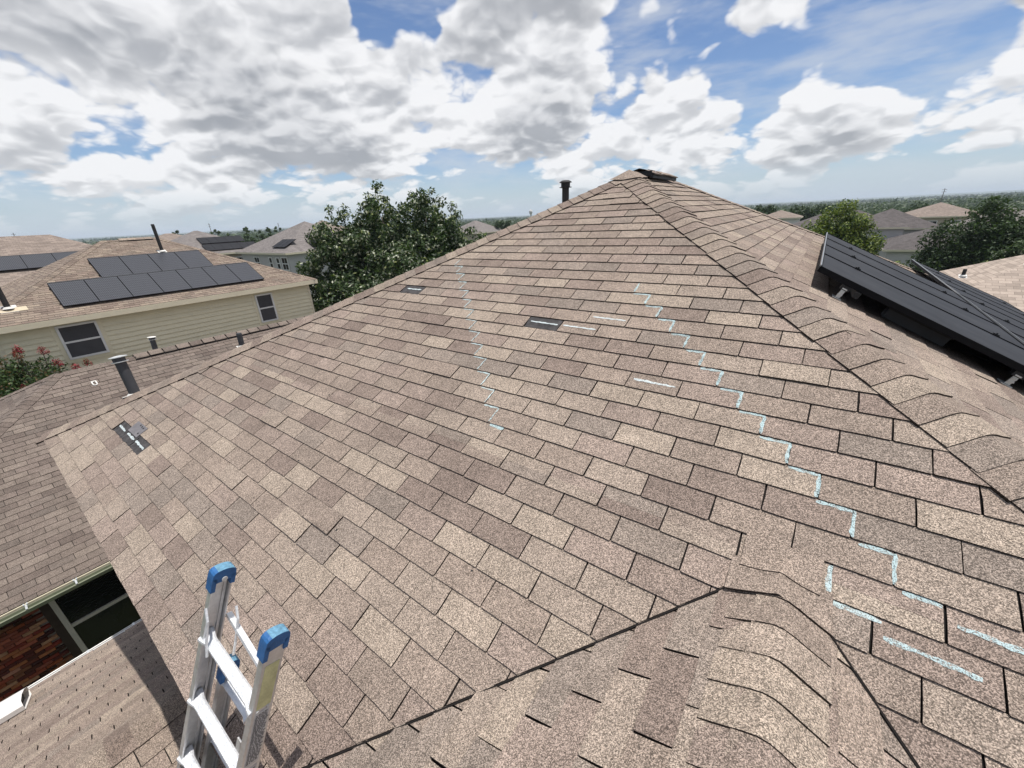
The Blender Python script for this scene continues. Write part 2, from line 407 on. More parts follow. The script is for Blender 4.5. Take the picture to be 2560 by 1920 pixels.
# ================================================================= shingles
TAB, EXP, SH = 0.3048, 0.1304083, 5 / 12
CS, SN = 2 / math.sqrt(5), 1 / math.sqrt(5)            # every roof here rises 6 in 12
PAL = [(lin(184, 169, 151), 3), (lin(176, 161, 145), 6), (lin(169, 153, 138), 6), (lin(161, 146, 132), 5), (lin(152, 136, 124), 4),
       (lin(160, 147, 134), 3), (lin(145, 129, 118), 2), (lin(168, 151, 138), 4), (lin(153, 141, 129), 2)]
TINTS = []
MEAN = lin(167, 151, 137)
for c_, w_ in PAL:
    for q in range(w_):
        k_ = .655 * (1 + .04 * math.sin(q * 2.4 + len(TINTS))); c2 = [a * .78 + b * .22 for a, b in zip(c_, MEAN)]; TINTS.append((c2[0] * k_ * .975, c2[1] * k_ * .975, c2[2] * k_ * 1.0))
FRAME = {'-y': ((1, 0, 0), (0, CS, SN), (0, -SN, CS)), '+x': ((0, 1, 0), (-CS, 0, SN), (SN, 0, CS)),
         '-x': ((0, -1, 0), (CS, 0, SN), (-SN, 0, CS)), '+y': ((-1, 0, 0), (0, -CS, SN), (0, SN, CS))}   # along the course, up the slope, normal
def clip(poly, hp):
    """poly: list of (local, plan) pairs; hp = (a, b, c) keeps a x + b y + c >= 0"""
    a, b, c = hp; out = []
    val = lambda q: a * q[1][0] + b * q[1][1] + c
    for i, p in enumerate(poly):
        q = poly[(i + 1) % len(poly)]; vp, vq = val(p), val(q)
        if vp >= 0: out.append(p)
        if (vp >= 0) != (vq >= 0):
            t = vp / (vp - vq)
            out.append(((p[0][0] + (q[0][0] - p[0][0]) * t, p[0][1] + (q[0][1] - p[0][1]) * t), (p[1][0] + (q[1][0] - p[1][0]) * t, p[1][1] + (q[1][1] - p[1][1]) * t)))
    return out
def tabs(O, facing, nr, kr, regions, skip=(), gap=.0062, slot_seed=0, calm=()):
    """tabs of one slope: k counts courses down the slope, n tabs along the course"""
    cu, up, nn = (Vector(x) for x in FRAME[facing]); O = Vector(O); rr = random.Random(slot_seed); res = []
    for k in range(*kr):
        drift = rr.uniform(-.004, .004); sag = rr.uniform(-.0015, .0015)
        for n in range(*nr):
            if (n, k) in skip: continue
            base = O + cu * ((n + SH * k) * TAB + drift) - up * (k * EXP)
            j = [rr.uniform(-.0018, .0018) for _ in range(4)]
            pts = [(gap / 2 + j[0], .002), (gap / 2 + j[1] + .001, -EXP * .5), (gap / 2 + j[1], -EXP + sag + .003), (gap / 2 + j[1] + .004, -EXP + sag), (TAB * .35, -EXP + sag - j[0]), (TAB * .68, -EXP + sag + j[3]), (TAB - gap / 2 + j[2] - .003, -EXP + sag + j[1]), (TAB - gap / 2 + j[2], -EXP + sag + j[1] + .003), (TAB - gap / 2 + j[3], .002)]
            poly0 = [(p, ((base + cu * p[0] + up * p[1]).x, (base + cu * p[0] + up * p[1]).y)) for p in pts]
            for reg in regions:
                poly = poly0; full = True
                for hp in reg:
                    if all(hp[0] * q[1][0] + hp[1] * q[1][1] + hp[2] >= 0 for q in poly): continue
                    full = False; poly = clip(poly, hp)
                    if len(poly) < 3: break
                if len(poly) < 3: continue
                L = [q[0] for q in poly]
                ar = abs(sum(L[i][0] * L[(i + 1) % len(L)][1] - L[(i + 1) % len(L)][0] * L[i][1] for i in range(len(L)))) / 2
                if ar < 3e-5: continue
                ctr = base + cu * (sum(q[0] for q in L) / len(L)) + up * (sum(q[1] for q in L) / len(L))
                pr = project(ctr); size = 0
                if pr and -60 < pr[0] < 2620 and -20 < pr[1] < 1990:
                    view = -Vector(ctr).normalized(); size = ar * max(0, view.dot(nn)) / pr[2] ** 2
                res.append(dict(base=base, L=L, full=full, size=size, frame=(cu, up, nn), tint=rr.choice(TINTS), lift=rr.uniform(0, .0012) + (rr.uniform(.002, .005) if rr.random() < .07 and n not in calm else 0), n=n, k=k))
    return res
def tab_faces(mb, L, tint, A, lift=0.0, low=-.005):
    """A maps local (x, y, w) to a point; the butt end stands proud of the course below"""
    top = [A(x, y, .0012 + lift + .0082 * min(1, max(0, -y / EXP))) for x, y in L]; bot = [A(x, y, low) for x, y in L]
    mb.poly(top, tint)
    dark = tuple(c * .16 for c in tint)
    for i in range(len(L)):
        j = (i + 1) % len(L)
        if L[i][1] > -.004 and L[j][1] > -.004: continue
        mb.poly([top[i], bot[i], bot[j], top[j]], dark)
TABMESH = {}
def tab_object(t, parent):
    cu, up, nn = t['frame']
    if t['full']:
        key = (TINTS.index(t['tint']), (t['n'] * 3 + t['k']) % 3)
        me = TABMESH.get(key)
        if me is None:
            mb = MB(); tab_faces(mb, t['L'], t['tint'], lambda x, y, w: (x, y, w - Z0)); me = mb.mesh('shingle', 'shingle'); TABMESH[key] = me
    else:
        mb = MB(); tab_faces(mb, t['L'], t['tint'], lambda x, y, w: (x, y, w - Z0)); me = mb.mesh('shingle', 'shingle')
    o = bpy.data.objects.new('shingle', me); col.objects.link(o); o.parent = parent
    b = t['base'] + nn * t['lift'] + Vector((0, 0, Z0)) - WL[parent.name]
    m4 = Matrix.Identity(4)
    for i in range(3): m4[i][0] = cu[i]; m4[i][1] = up[i]; m4[i][2] = nn[i]; m4[i][3] = b[i]
    o.matrix_local = m4
def lay(groups, limit, thing_, mat='shingle'):
    """groups: [(slope object, tabs)]; the tabs that show largest become objects, the rest one mesh"""
    alls = sorted(((t['size'], i, gi) for gi, (_, ts) in enumerate(groups) for i, t in enumerate(ts)), reverse=True)
    pick = set((gi, i) for s, i, gi in alls[:limit] if s > 0)
    rest = MB()
    for gi, (slope, ts) in enumerate(groups):
        for i, t in enumerate(ts):
            if (gi, i) in pick: tab_object(t, slope)
            else:
                cu, up, nn = t['frame']; b = t['base']
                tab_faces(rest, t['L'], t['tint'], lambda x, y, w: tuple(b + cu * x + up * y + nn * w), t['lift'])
    if rest.f: tag(rest.build('shingle_field', mat, thing_), kind='stuff')
CAPMESH = {}
def caps(parent, p_top, p_bot, dA, dB, hw, key, expo=.1275, lift=.012, seed=1):
    """folded cap shingles over a hip or ridge, lapped from the bottom upwards"""
    p0, p1 = Vector(p_top), Vector(p_bot); h = (p1 - p0); L = h.length; h.normalize(); rr = random.Random(seed)
    dA, dB = Vector(dA).normalized(), Vector(dB).normalized()
    e3 = -(dA + dB).normalized(); e2 = e3.cross(h).normalized()
    nA = dA.cross(h).normalized(); nA = nA if nA.dot(e3) > 0 else -nA
    nB = dB.cross(h).normalized(); nB = nB if nB.dot(e3) > 0 else -nB
    n = int(L / expo)
    for i in range(n):
        ti = rr.randrange(len(TINTS)); kk = (key, ti)
        me = CAPMESH.get(kk)
        if me is None:
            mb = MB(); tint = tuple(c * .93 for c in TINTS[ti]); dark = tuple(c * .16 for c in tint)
            def prof(w):
                P = [dA * hw + nA * w, dA * hw * .55 + nA * w, dA * .045 + nA * (w + .002), dA * .016 + e3 * (w + .001), dB * .016 + e3 * (w + .001),
                     dB * .045 + nB * (w + .002), dB * hw * .55 + nB * w, dB * hw + nB * w]
                return P
            up_, lo_, un_ = prof(lift), prof(lift + .0075), prof(lift - .006)
            loc = lambda v, s: (v.dot(h) + s, v.dot(e2), v.dot(e3) - Z0)
            a = [loc(v, -.02) for v in up_]; b = [loc(v, expo) for v in lo_]; u = [loc(v, expo) for v in un_]; ua = [loc(v, -.02) for v in prof(-.004)]; ub = [loc(v, expo) for v in prof(.001)]
            for q in range(7):
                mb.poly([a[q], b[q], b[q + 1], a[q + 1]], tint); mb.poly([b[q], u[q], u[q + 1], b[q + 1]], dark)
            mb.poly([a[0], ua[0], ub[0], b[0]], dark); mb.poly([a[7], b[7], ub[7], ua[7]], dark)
            me = mb.mesh('ridge_cap', 'shingle'); CAPMESH[kk] = me
        o = bpy.data.objects.new('ridge_cap', me); col.objects.link(o); o.parent = parent
        b_ = p0 + h * (i * expo) + e2 * rr.uniform(-.006, .006) + Vector((0, 0, Z0)) - WL[parent.name]
        m4 = Matrix.Identity(4)
        for q in range(3): m4[q][0] = h[q]; m4[q][1] = e2[q]; m4[q][2] = e3[q]; m4[q][3] = b_[q]
        o.matrix_local = m4 @ Matrix.Rotation(rr.uniform(-.012, .012), 4, 'Z')
def slope(parent, pts, mat='asphalt', drop=.006, label=None):
    """a roof deck: polygon of layout points, with thickness"""
    P = [Vector(p) for p in pts]; nn = (P[1] - P[0]).cross(P[2] - P[0]).normalized()
    if nn.z < 0: P = P[::-1]; nn = -nn
    top = [p - nn * drop for p in P]; bot = [p - nn * .03 for p in P]
    mb = MB(); mb.poly(top); mb.poly(bot[::-1])
    for i in range(len(P)):
        j = (i + 1) % len(P); mb.poly([top[i], bot[i], bot[j], top[j]])
    o = mb.build('roof_slope', mat, parent)
    if label: o['label'] = label
    return o

# ================================================================= the house under the camera
PK = Vector((-1.93, 4.93, .379)); RE = Vector((-1.93, 6.30, .379))        # peak and far end of the ridge
EA = -.03; ZE = -2.10                                                       # main eave: y and height
AX, AY, AZ = .115, 1.545, -1.3134                                           # where the near ridge dies into the big slope
house = thing('shingled_house', (-2, 3, -Z0), 'tan shingled hip-roof house in the foreground with chalk-marked slope', 'house')
zA = lambda y: PK.z - .5 * (PK.y - y)
zB = lambda x: PK.z - .5 * (x - PK.x)
zA2 = lambda x: PK.z + .5 * (x - PK.x)
XB = PK.x + (PK.z - ZE) / .5; XA = PK.x - (PK.z - ZE) / .5                  # eaves of the right and left slopes
xv = AX - (AZ - ZE) / .5; xw = AX + (AZ - ZE) / .5
farhip = lambda x: RE.y + 1.46 * (x - RE.x)
sA = slope(house, [(XA, EA, ZE), (xv, EA, ZE), (AX, AY, AZ), (xw, EA, ZE), (XB, EA, ZE), PK], label='wide front roof slope carrying the blue chalk lines')
sB = slope(house, [PK, (XB, EA, ZE), (XB, farhip(XB), ZE), RE], label='right roof slope under the solar panels')
sC = slope(house, [(AX, AY, AZ), (xv, EA, ZE), (xv, -3.2, ZE), (AX, -3.2, AZ)], label='left slope of the low near ridge')
sD = slope(house, [(AX, AY, AZ), (AX, -3.2, AZ), (xw, -3.2, ZE), (xw, EA, ZE)], label='right slope of the low near ridge')
sL = slope(house, [PK, RE, (XA, 13.5, ZE), (XA, EA, ZE)])
sE = slope(house, [RE, (XB, farhip(XB), ZE), (XA, 13.5, ZE)], mat='deck_far')
OA = (-.9570222, 3.0058334, -.583174)
HV = .010      # the cut along the valley is left open a little
darks = {(-4, 3), (-9, 1), (-24, 21), (-23, 21), (-22, 21)}
hips = [(0, 1, -EA), (1, -1, 6.86), (-1, -1, 3.0)]
regA = [hips + [(0, 1, -AY)], hips + [(0, -1, AY), (-1, 1, -1.43 - HV)], hips + [(0, -1, AY), (1, 1, -1.66 - HV)]]
tA = tabs(OA, '-y', (-42, 14), (-16, 30), regA, skip=darks, slot_seed=11, calm=(-7, -6, -5, -4, -3, -2, -1, 0, -9, -22, -23, -24))
OB = (-.15 + .014, 3.33, zB(-.15 + .014))
tB = tabs(OB, '+x', (-24, 60), (-17, 30), [[(1, 1, -3.0), (1, 0, -PK.x - .02), (-1, 0, XB), (1.46, -1, RE.y - 1.46 * RE.x)]], slot_seed=12)
OC = (-.06 + .117 / 2, 1.17, AZ - .5 * (AX + .06 - .117 / 2))
tC = tabs((-.06, 1.05, AZ - .5 * (AX + .06)), '-x', (-8, 20), (-3, 14), [[(-1, 0, AX), (1, -1, 1.43), (0, 1, 2.4)]], slot_seed=13)
tD = tabs((.30, 1.3, AZ - .5 * (.30 - AX)), '+x', (-16, 6), (-3, 14), [[(1, 0, -AX), (-1, -1, 1.66), (0, 1, 2.4)]], slot_seed=14)
tL = tabs((-3, 4, zA2(-3)), '-x', (-40, 22), (-10, 36), [[(-1, 0, PK.x), (1, 0, -XA), (-1, 1, -6.86), (-1.45, -1, RE.y + 1.45 * RE.x)]], slot_seed=15)
for t in tA:
    p_ = t['base']
    if -6.5 < p_.x < -5.4 and EA < p_.y < .42: t['tint'] = TINTS[0 if (t['n'] + t['k']) % 3 else 4]
# lower storey roof behind the ladder
RX, RZ = -3.40, -3.33; GE = -6.58
zG = lambda x: RZ + .5 * (x - RX); zH = lambda x: RZ - .5 * (x - RX)
sG = slope(house, [(RX, .35, RZ), (RX, -6, RZ), (GE, -6, zG(GE)), (GE, .35, zG(GE))], label='lower roof slope falling to the gap beside the brick wall')
sH = slope(house, [(RX, .35, RZ), (xv + .3, .35, zH(xv + .3)), (xv + .3, -6, zH(xv + .3)), (RX, -6, RZ)], label='lower roof slope behind the ladder')
tG = tabs((-3.46, -.43 + .12, zG(-3.46)), '-x', (-22, 24), (-1, 28), [[(-1, 0, RX), (1, 0, -GE), (0, -1, .3), (0, 1, 3.2)]], slot_seed=16)
tH = tabs((-3.155, -.26, zH(-3.155)), '+x', (-14, 10), (-2, 14), [[(1, 0, -RX), (-1, 0, xv + .3), (0, -1, .3), (0, 1, 3.2)]], slot_seed=17)
lay([(sA, tA), (sB, tB), (sC, tC), (sD, tD), (sL, tL), (sG, tG), (sH, tH)], 300, house)
rt2, rt3 = 1 / math.sqrt(2), 1 / math.sqrt(3)
def perp(h, fall):       # direction in a slope, square to the hip, pointing down
    h = Vector(h).normalized(); f = Vector(fall); return (f - h * f.dot(h)).normalized()
hR = Vector((1, -1, -.5)); hL = Vector((-1, -1, -.5))
dnA, dnB, dnL = Vector((0, -CS, -SN)), Vector((CS, 0, -SN)), Vector((-CS, 0, -SN))
caps(house, PK + hR.normalized() * .12, (XB, EA, ZE), perp(hR, dnA), perp(hR, dnB), .165, 'hipR', seed=21)
caps(house, PK + hL.normalized() * .12, (XA, EA, ZE), perp(hL, dnA), perp(hL, dnL), .165, 'hipL', seed=22)
caps(house, (AX + .015, AY - .06, AZ), (AX + .015, -1.2, AZ), dnL, dnB, .165, 'ridgeN', seed=23, lift=.010)
caps(house, (RX, .2, RZ), (RX, -2.2, RZ), dnL, dnB, .15, 'ridgeG', expo=.14, seed=24, lift=.009)
hF = Vector((1, 1.46, -.5))
caps(house, RE + hF.normalized() * .1, (XB - .1, farhip(XB - .1), ZE + .05), perp(hF, dnB), perp(hF, Vector((0, CS, -SN))), .15, 'hipF', seed=25)
caps(house, PK + Vector((0, .05, .012)), PK + Vector((0, .30, .012)), dnL, dnB, .16, 'ridgeT', seed=26, lift=.02)
cp = MB()                                        # last piece closing the peak
for a_, b_ in ((hR, hL),):
    t0 = PK + Vector((0, .16, .034)); e1 = PK + hR.normalized() * .24 + Vector((0, -.02, .03)); e2_ = PK + hL.normalized() * .24 + Vector((0, -.02, .03)); fr = PK + dnA * .20 + Vector((0, -.0, .028)); tp = PK + Vector((0, -.01, .046))
    for tri in ((tp, e2_, fr), (tp, fr, e1), (tp, e1, t0 + dnB * .15), (tp, t0 + dnL * .15, e2_), (tp, t0 + dnB * .15, t0), (tp, t0, t0 + dnL * .15)): cp.poly(tri, TINTS[9])
cp.build('peak_cap', 'shingle', house)
# bent shingles draped over the end of the near ridge
sm = lambda a, b: (a + b + math.sqrt((a - b) ** 2 + .0009)) / 2
for i_, (ya, yb, xa, xb, lf) in enumerate(((1.47, 1.60, -.02, .24, .014), (1.36, 1.50, -.05, .28, .013))):
    mb = MB(); n_ = 18; rows_ = []
    for r in range(4):
        yy = yb + (ya - yb) * r / 3; row = []
        for c in range(n_ + 1):
            xx = xa + (xb - xa) * c / n_; skew = 0
            y2 = yy - skew; row.append(Vector((xx, y2, sm(zA(y2), AZ - .5 * abs(xx - AX)) + lf + .006 * r / 3)))
        rows_.append(row)
    ti = TINTS[14 + 5 * i_]
    for r in range(3):
        for c in range(n_): mb.poly([rows_[r][c], rows_[r + 1][c], rows_[r + 1][c + 1], rows_[r][c + 1]], ti)
    for c in range(n_): mb.poly([rows_[3][c], rows_[3][c] - Vector((0, 0, .008)), rows_[3][c + 1] - Vector((0, 0, .008)), rows_[3][c + 1]], tuple(x * .16 for x in ti))
    mb.build('saddle_shingle', 'shingle', house)
# walls, eave boards and soffits under the roof
def wall(parent, p0, p1, z0, z1, mat, name='wall', th=.12):
    mb = MB(); a, b = Vector((*p0, (z0 + z1) / 2)), Vector((*p1, (z0 + z1) / 2)); mb.bar(a, b, th, z1 - z0); return mb.build(name, mat, parent)
wall(house, (XA + .35, EA + .38), (xv + .3, EA + .38), -Z0, ZE - .1, 'house_wall'); wall(house, (XA + .41, EA + .44), (XA + .41, 12.8), -Z0, ZE - .1, 'house_wall')
wall(house, (XB - .41, EA + .44), (XB - .41, 12.8), -Z0, ZE - .1, 'house_wall'); wall(house, (XA + .5, 12.8), (XB - .5, 12.8), -Z0, ZE - .1, 'house_wall')
wall(house, (xv + .41, EA + .3), (xv + .41, -3), -Z0, ZE - .1, 'house_wall'); wall(house, (xw - .41, EA + .3), (xw - .41, -3), -Z0, ZE - .1, 'house_wall')
wall(house, (GE + .41, .25), (GE + .41, -5.8), -Z0, zG(GE) - .12, 'house_wall')
for a_, b_, z_ in (((XA, EA + .03), (xv, EA + .03), ZE), ((xv + .03, EA), (xv + .03, -3.2), ZE), ((XB - .03, EA), (XB - .03, 13), ZE), ((XA + .03, EA), (XA + .03, 13), ZE)):
    mb = MB(); mb.bar((*a_, z_ - .115), (*b_, z_ - .115), .022, .15); mb.build('fascia', 'trim_tan', house)
mb = MB(); mb.poly([(XA, EA + .02, ZE - .19), (xv, EA + .02, ZE - .19), (xv, EA + .5, ZE - .19), (XA, EA + .5, ZE - .19)]); mb.build('soffit', 'soffit', house)
# drip edge and gutter of the lower roof
gz = zG(GE)
mb = MB(); mb.bar((GE - .018, .3, gz - .03), (GE - .018, -6, gz - .03), .03, .055); mb.build('drip_edge', 'gutter_white', house)
mb = MB()
prof = [(-.03, -.05), (-.03, -.13), (-.115, -.13), (-.135, -.06), (-.125, -.045), (-.118, -.05), (-.127, -.07), (-.108, -.122), (-.038, -.122), (-.038, -.05)]
P_ = [(GE + x, .3, gz + z) for x, z in prof]; Q_ = [(GE + x, -6, gz + z) for x, z in prof]
for i_ in range(len(prof)):
    j_ = (i_ + 1) % len(prof); mb.poly([P_[i_], Q_[i_], Q_[j_], P_[j_]])
mb.build('gutter', 'gutter_white', house)
for yy in (-.62, -1.3, -.16):
    mb = MB(); mb.box((GE - .075, yy, gz - .045), (.055, 0, 0), (0, .012, 0), (0, 0, .004)); mb.box((GE - .01, yy, gz - .03), (.012, 0, 0), (0, .02, 0), (0, 0, .02)); mb.build('gutter_hanger', 'galv', house)

for a_, b_ in (((xv, EA, ZE), (AX - .03, AY - .03, AZ - .015)), ((xw, EA, ZE), (AX + .03, AY - .03, AZ - .015))):
    mb = MB(); q = Vector(FRAME['-y'][2]); a_, b_ = Vector(a_) + q * .0095, Vector(b_) + q * .0095; mb.bar(a_, b_, .006, .012, up=q); mb.build('valley_edge', 'asphalt', house)

# chalk and damage on the front slope
cuA, upA, nnA = (Vector(x) for x in FRAME['-y']); OA = Vector(OA)
def onA(u, v, w): return OA + cuA * (u * TAB) - upA * (v * EXP) + nnA * w
def surf(v): return .0030 + .0082 * (v - math.floor(v))
def strip(name, mat, pts, width, seed, label=None, parent=None):
    """a rubbed chalk stroke through (tab, course) points"""
    rr = random.Random(seed); mb = MB()
    for (u0, v0), (u1, v1) in zip(pts[:-1], pts[1:]):
        a, b = Vector((u0 * TAB, -v0 * EXP)), Vector((u1 * TAB, -v1 * EXP)); d = b - a; L = d.length; d.normalize(); nrm = Vector((-d.y, d.x))
        n = max(3, int(L / .018)); row = []
        for i in range(n + 1):
            t = i / n; c = a + d * L * t + nrm * rr.uniform(-.0025, .0025); wd = width * rr.uniform(.55, 1.15) * (.6 if i in (0, n) else 1)
            vv = min(max(-c.y / EXP, math.floor(min(v0, v1) + 1e-4) + .0), math.floor(min(v0, v1) + 1e-4) + .999)
            w = surf(vv) + .0018
            row.append([onA((c.x + nrm.x * s * wd / 2) / TAB, -(c.y + nrm.y * s * wd / 2) / EXP, w) for s in (-1, 1)])
        for i in range(n): mb.poly([row[i][0], row[i + 1][0], row[i + 1][1], row[i][1]])
    o = mb.build(name, mat, parent or house)
    if label: o['label'] = label
    return o
def stair(n, k0, k1, mat, width, seed, label):
    rr = random.Random(seed); first = True
    for k in range(k0, k1 + 1):
        u = n + SH * k
        o = strip('chalk_line', mat, [(u, k + .04), (u, k + .97)], width, seed + k)
        if first: o['label'] = label; first = False
        s0 = rr.uniform(.0, .08)
        strip('chalk_line', mat, [(u + s0, k + 1.085), (u + SH - .01, k + 1.075)], width * 1.1, seed + 50 + k)
stair(0, -1, 11, 'chalk_blue', .017, 100, 'pale blue chalk staircase on the right of the front slope')
strip('chalk_line', 'chalk_thin', [(12 * SH - 1, 12.04), (12 * SH - 1, 12.95)], .020, 150); strip('chalk_line', 'chalk_thin', [(12 * SH - 1, 13.09), (12 * SH - .5, 13.09)], .018, 151)
stair(-6, -3, 10, 'chalk_thin', .0115, 200, 'faint blue chalk staircase on the left of the front slope'); strip('chalk_line', 'chalk_blue', [(-6 + 11 * SH - .36, 11.09), (-6 + 11 * SH, 11.09)], .024, 260)
def tabbox(n, k): return n + SH * k, k
for n, k, a, b, mat, wd in ((-4, 3, .12, .93, 'chalk_white', .015), (-3, 3, .08, .96, 'chalk_white', .015), (-2, 2, .12, .95, 'chalk_white', .015), (-2, 6, .10, .92, 'chalk_white', .017),
                            (-1, 13, .10, .85, 'chalk_blue', .020), (0, 12, .10, .80, 'chalk_blue', .020), (-9, 1, .22, .95, 'chalk_white', .020),
                            (-24, 21, .10, .86, 'chalk_white', .020), (-23, 21, .12, .90, 'chalk_white', .022), (-22, 21, .06, .95, 'chalk_white', .022)):
    u, _ = tabbox(n, k); strip('chalk_dash', mat, [(u + a, k + .46), (u + b, k + .50)], wd, 300 + n * 7 + k, label='chalk dash drawn across a single shingle')
def patch(n, k, mat, seed, u0=None, u1=None, v0=.03, v1=.99, lab='dark bare patch where a shingle tab is missing'):
    rr = random.Random(seed); u, _ = tabbox(n, k); ua = u + .02 if u0 is None else u0; ub = u + .98 if u1 is None else u1; pts = []
    for i in range(9): pts.append((ua + (ub - ua) * i / 8, k + v0 + rr.uniform(-.01, .03)))
    for i in range(5): pts.append((ub + rr.uniform(-.02, .02), k + v0 + (v1 - v0) * (i + 1) / 6))
    for i in range(9): pts.append((ub - (ub - ua) * i / 8, k + v1 + rr.uniform(-.05, .05)))
    for i in range(5): pts.append((ua + rr.uniform(-.02, .02), k + v1 - (v1 - v0) * (i + 1) / 6))
    mb = MB(); top = [onA(a, b, .0022 + .0012 * (b - k)) for a, b in pts]; bot = [onA(a, b, -.005) for a, b in pts]
    mb.poly(top[::-1])
    for i in range(len(top)): mb.poly([top[i], top[(i + 1) % len(top)], bot[(i + 1) % len(top)], bot[i]])
    o = mb.build('bare_patch', mat, house); o['label'] = lab
for i_, (n_, k_) in enumerate(sorted(darks)): patch(n_, k_, 'bare_mat', 400 + i_)
# grey torn piece with nail holes, one course above the three dark tabs
gp = MB(); u_ = -14.33; c_ = [(u_, 20.42), (u_ + 1.0, 20.40), (u_ + .98, 21.30), (u_ + .03, 21.32)]
top = [onA(a, b, .0125) for a, b in c_]; bot = [onA(a, b, .004) for a, b in c_]; gp.poly(top[::-1])
for i_ in range(4): gp.poly([top[i_], top[(i_ + 1) % 4], bot[(i_ + 1) % 4], bot[i_]])
gpo = gp.build('repair_piece', 'bare_grey', house); gpo['label'] = 'grey torn repair piece with nail holes above the dark patches'
for du, dv in ((.45, .12), (.62, .14), (.78, .16), (.82, .62)):
    nb = MB(); c = onA(u_ + du, 20.42 + dv, .0127); nb.tube([c, c + nnA * .003], .009, 7); nb.build('nail', 'black_plastic', gpo)
# small dark dents and scuffs
rs = random.Random(5)
for i_ in range(9):
    u_, v_ = rs.uniform(-9, 0), rs.uniform(9, 22); pr = project(onA(u_, v_, 0))
    if not pr: continue
    mb = MB(); rr_ = rs.uniform(.004, .008); c = onA(u_, v_, surf(v_) + .001)
    ring = [c + cuA * math.cos(t) * rr_ * rs.uniform(.6, 1.3) + upA * math.sin(t) * rr_ * rs.uniform(.6, 1.3) for t in np.linspace(0, 2 * math.pi, 8)[:-1]]
    mb.poly(ring); mb.build('scuff_mark', 'black_plastic', house)

# ================================================================= vents on the house
def vent_pipe(base, top, r, label, body='grey_pipe', cap='galv', style='flue', plate=None, nrm=(0, 0, 1), group=None):
    base, top = Vector(base), Vector(top); d = (top - base).normalized()
    t = thing('vent_pipe', base, label, 'vent pipe', group)
    mb = MB(); mb.tube([base, top - d * r * .6], r, 20); mb.build('pipe', body, t, smooth=False)
    if style == 'flue':
        mb = MB(); mb.tube([top - d * r * 1.15, top - d * r * 1.0], [r * 1.5, r * 1.5], 24); mb.build('lower_collar', cap, t)
        mb = MB(); mb.tube([top - d * r * 1.0, top - d * r * .1], r * 1.12, 20); mb.build('cap_band', body, t)
        mb = MB(); mb.tube([top - d * r * .1, top + d * r * .05, top + d * r * .25], [r * 1.62, r * 1.62, r * .5], 24); mb.build('cap', cap, t)
    elif style == 'dark':
        mb = MB(); mb.tube([top - d * r * 1.9, top - d * r * 1.75], r * 1.75, 20); mb.build('lower_collar', cap, t)
        mb = MB(); mb.tube([top - d * r * 1.75, top - d * r * .6], r * 1.28, 18); mb.build('cap_band', body, t)
        mb = MB(); mb.tube([top - d * r * .6, top - d * r * .4, top], [r * 1.8, r * 1.7, r * 1.0], 20); mb.build('cap', cap, t)
    else:
        mb = MB(); mb.tube([top - d * r * .6, top], [r, r * .9], 18); mb.build('pipe_end', cap, t)
    if plate:
        n = Vector(nrm).normalized(); a = n.cross(Vector((1, 0, 0)) if abs(n.x) < .8 else Vector((0, 1, 0))).normalized(); b = n.cross(a)
        mb = MB(); mb.box(base + n * .012, a * plate, b * plate, n * .004); mb.tube([base + n * .014, base + d * r * 1.1], [r * 1.9, r * 1.12], 20); mb.build('flashing', 'lead_white' if style != 'tan' else 'tan_flash', t)
    return t
nL2 = (-SN, 0, CS); nFx = (SN, 0, CS)
vent_pipe((-6.24, .80, zA2(-6.24)), (-6.31, .80, -1.285), .053, 'thick grey flue pipe with silver cap beside the left hip', plate=.13, nrm=nL2)
vent_pipe((-3.41, 6.105, zA2(-3.41)), (-3.41, 6.105, .475), .054, 'dark capped vent pipe rising behind the left hip near the peak', 'dark_pipe', 'dark_pipe', 'dark', .15, nL2)
def ridge_vent(name, p0, p1, hw, h, label, drop=.5, sag=0.0):
    p0, p1 = Vector(p0), Vector(p1); d = (p1 - p0).normalized(); a = d.cross(Vector((0, 0, 1))).normalized(); n = max(2, int((p1 - p0).length / .3))
    t = thing(name, p0, label, 'roof vent')
    for i in range(n):
        u0, u1 = p0.lerp(p1, i / n), p0.lerp(p1, (i + 1) / n - .004)
        mb = MB(); ti = random.choice(TINTS); dk = tuple(x * .5 for x in ti)
        for e, (q0, q1) in enumerate(((u0, u1),)):
            zz = Vector((0, 0, h + .006 * (i % 2)))
            prof_ = [(-hw, -drop * hw), (-hw * .35, -drop * hw * .25), (0, 0), (hw * .35, -drop * hw * .25), (hw, -drop * hw)]
            A0 = [q0 + a * x + zz + Vector((0, 0, z)) for x, z in prof_]; A1 = [q1 + a * x + zz + Vector((0, 0, z)) for x, z in prof_]
            for k in range(4): mb.poly([A0[k], A0[k + 1], A1[k + 1], A1[k]], ti)
            for k in (0, 4): mb.poly([A0[k], A1[k], A1[k] - Vector((0, 0, .012)), A0[k] - Vector((0, 0, .012))], dk)
        mb.build('hood_shingle', 'shingle', t)
    mb = MB()
    for s in (-1, 1):
        mb.bar(p0 + a * s * hw * .82 + Vector((0, 0, -drop * hw * .8 + h / 2 - .004)), p1 + a * s * hw * .82 + Vector((0, 0, -drop * hw * .8 + h / 2 - .004)), .03, h)
    mb.bar(p0 + d * .01 + a * -hw * .8 + Vector((0, 0, -drop * hw * .5 + h * .45)), p0 + d * .01 + a * hw * .8 + Vector((0, 0, -drop * hw * .5 + h * .45)), .02, h)
    mb.build('vent_body', 'black_plastic', t)
    return t
ridge_vent('ridge_vent', PK + Vector((0, .30, .02)), RE + Vector((0, -.12, .015)), .19, .055, 'short black ridge vent with lifted shingle hood next to the peak', .36)

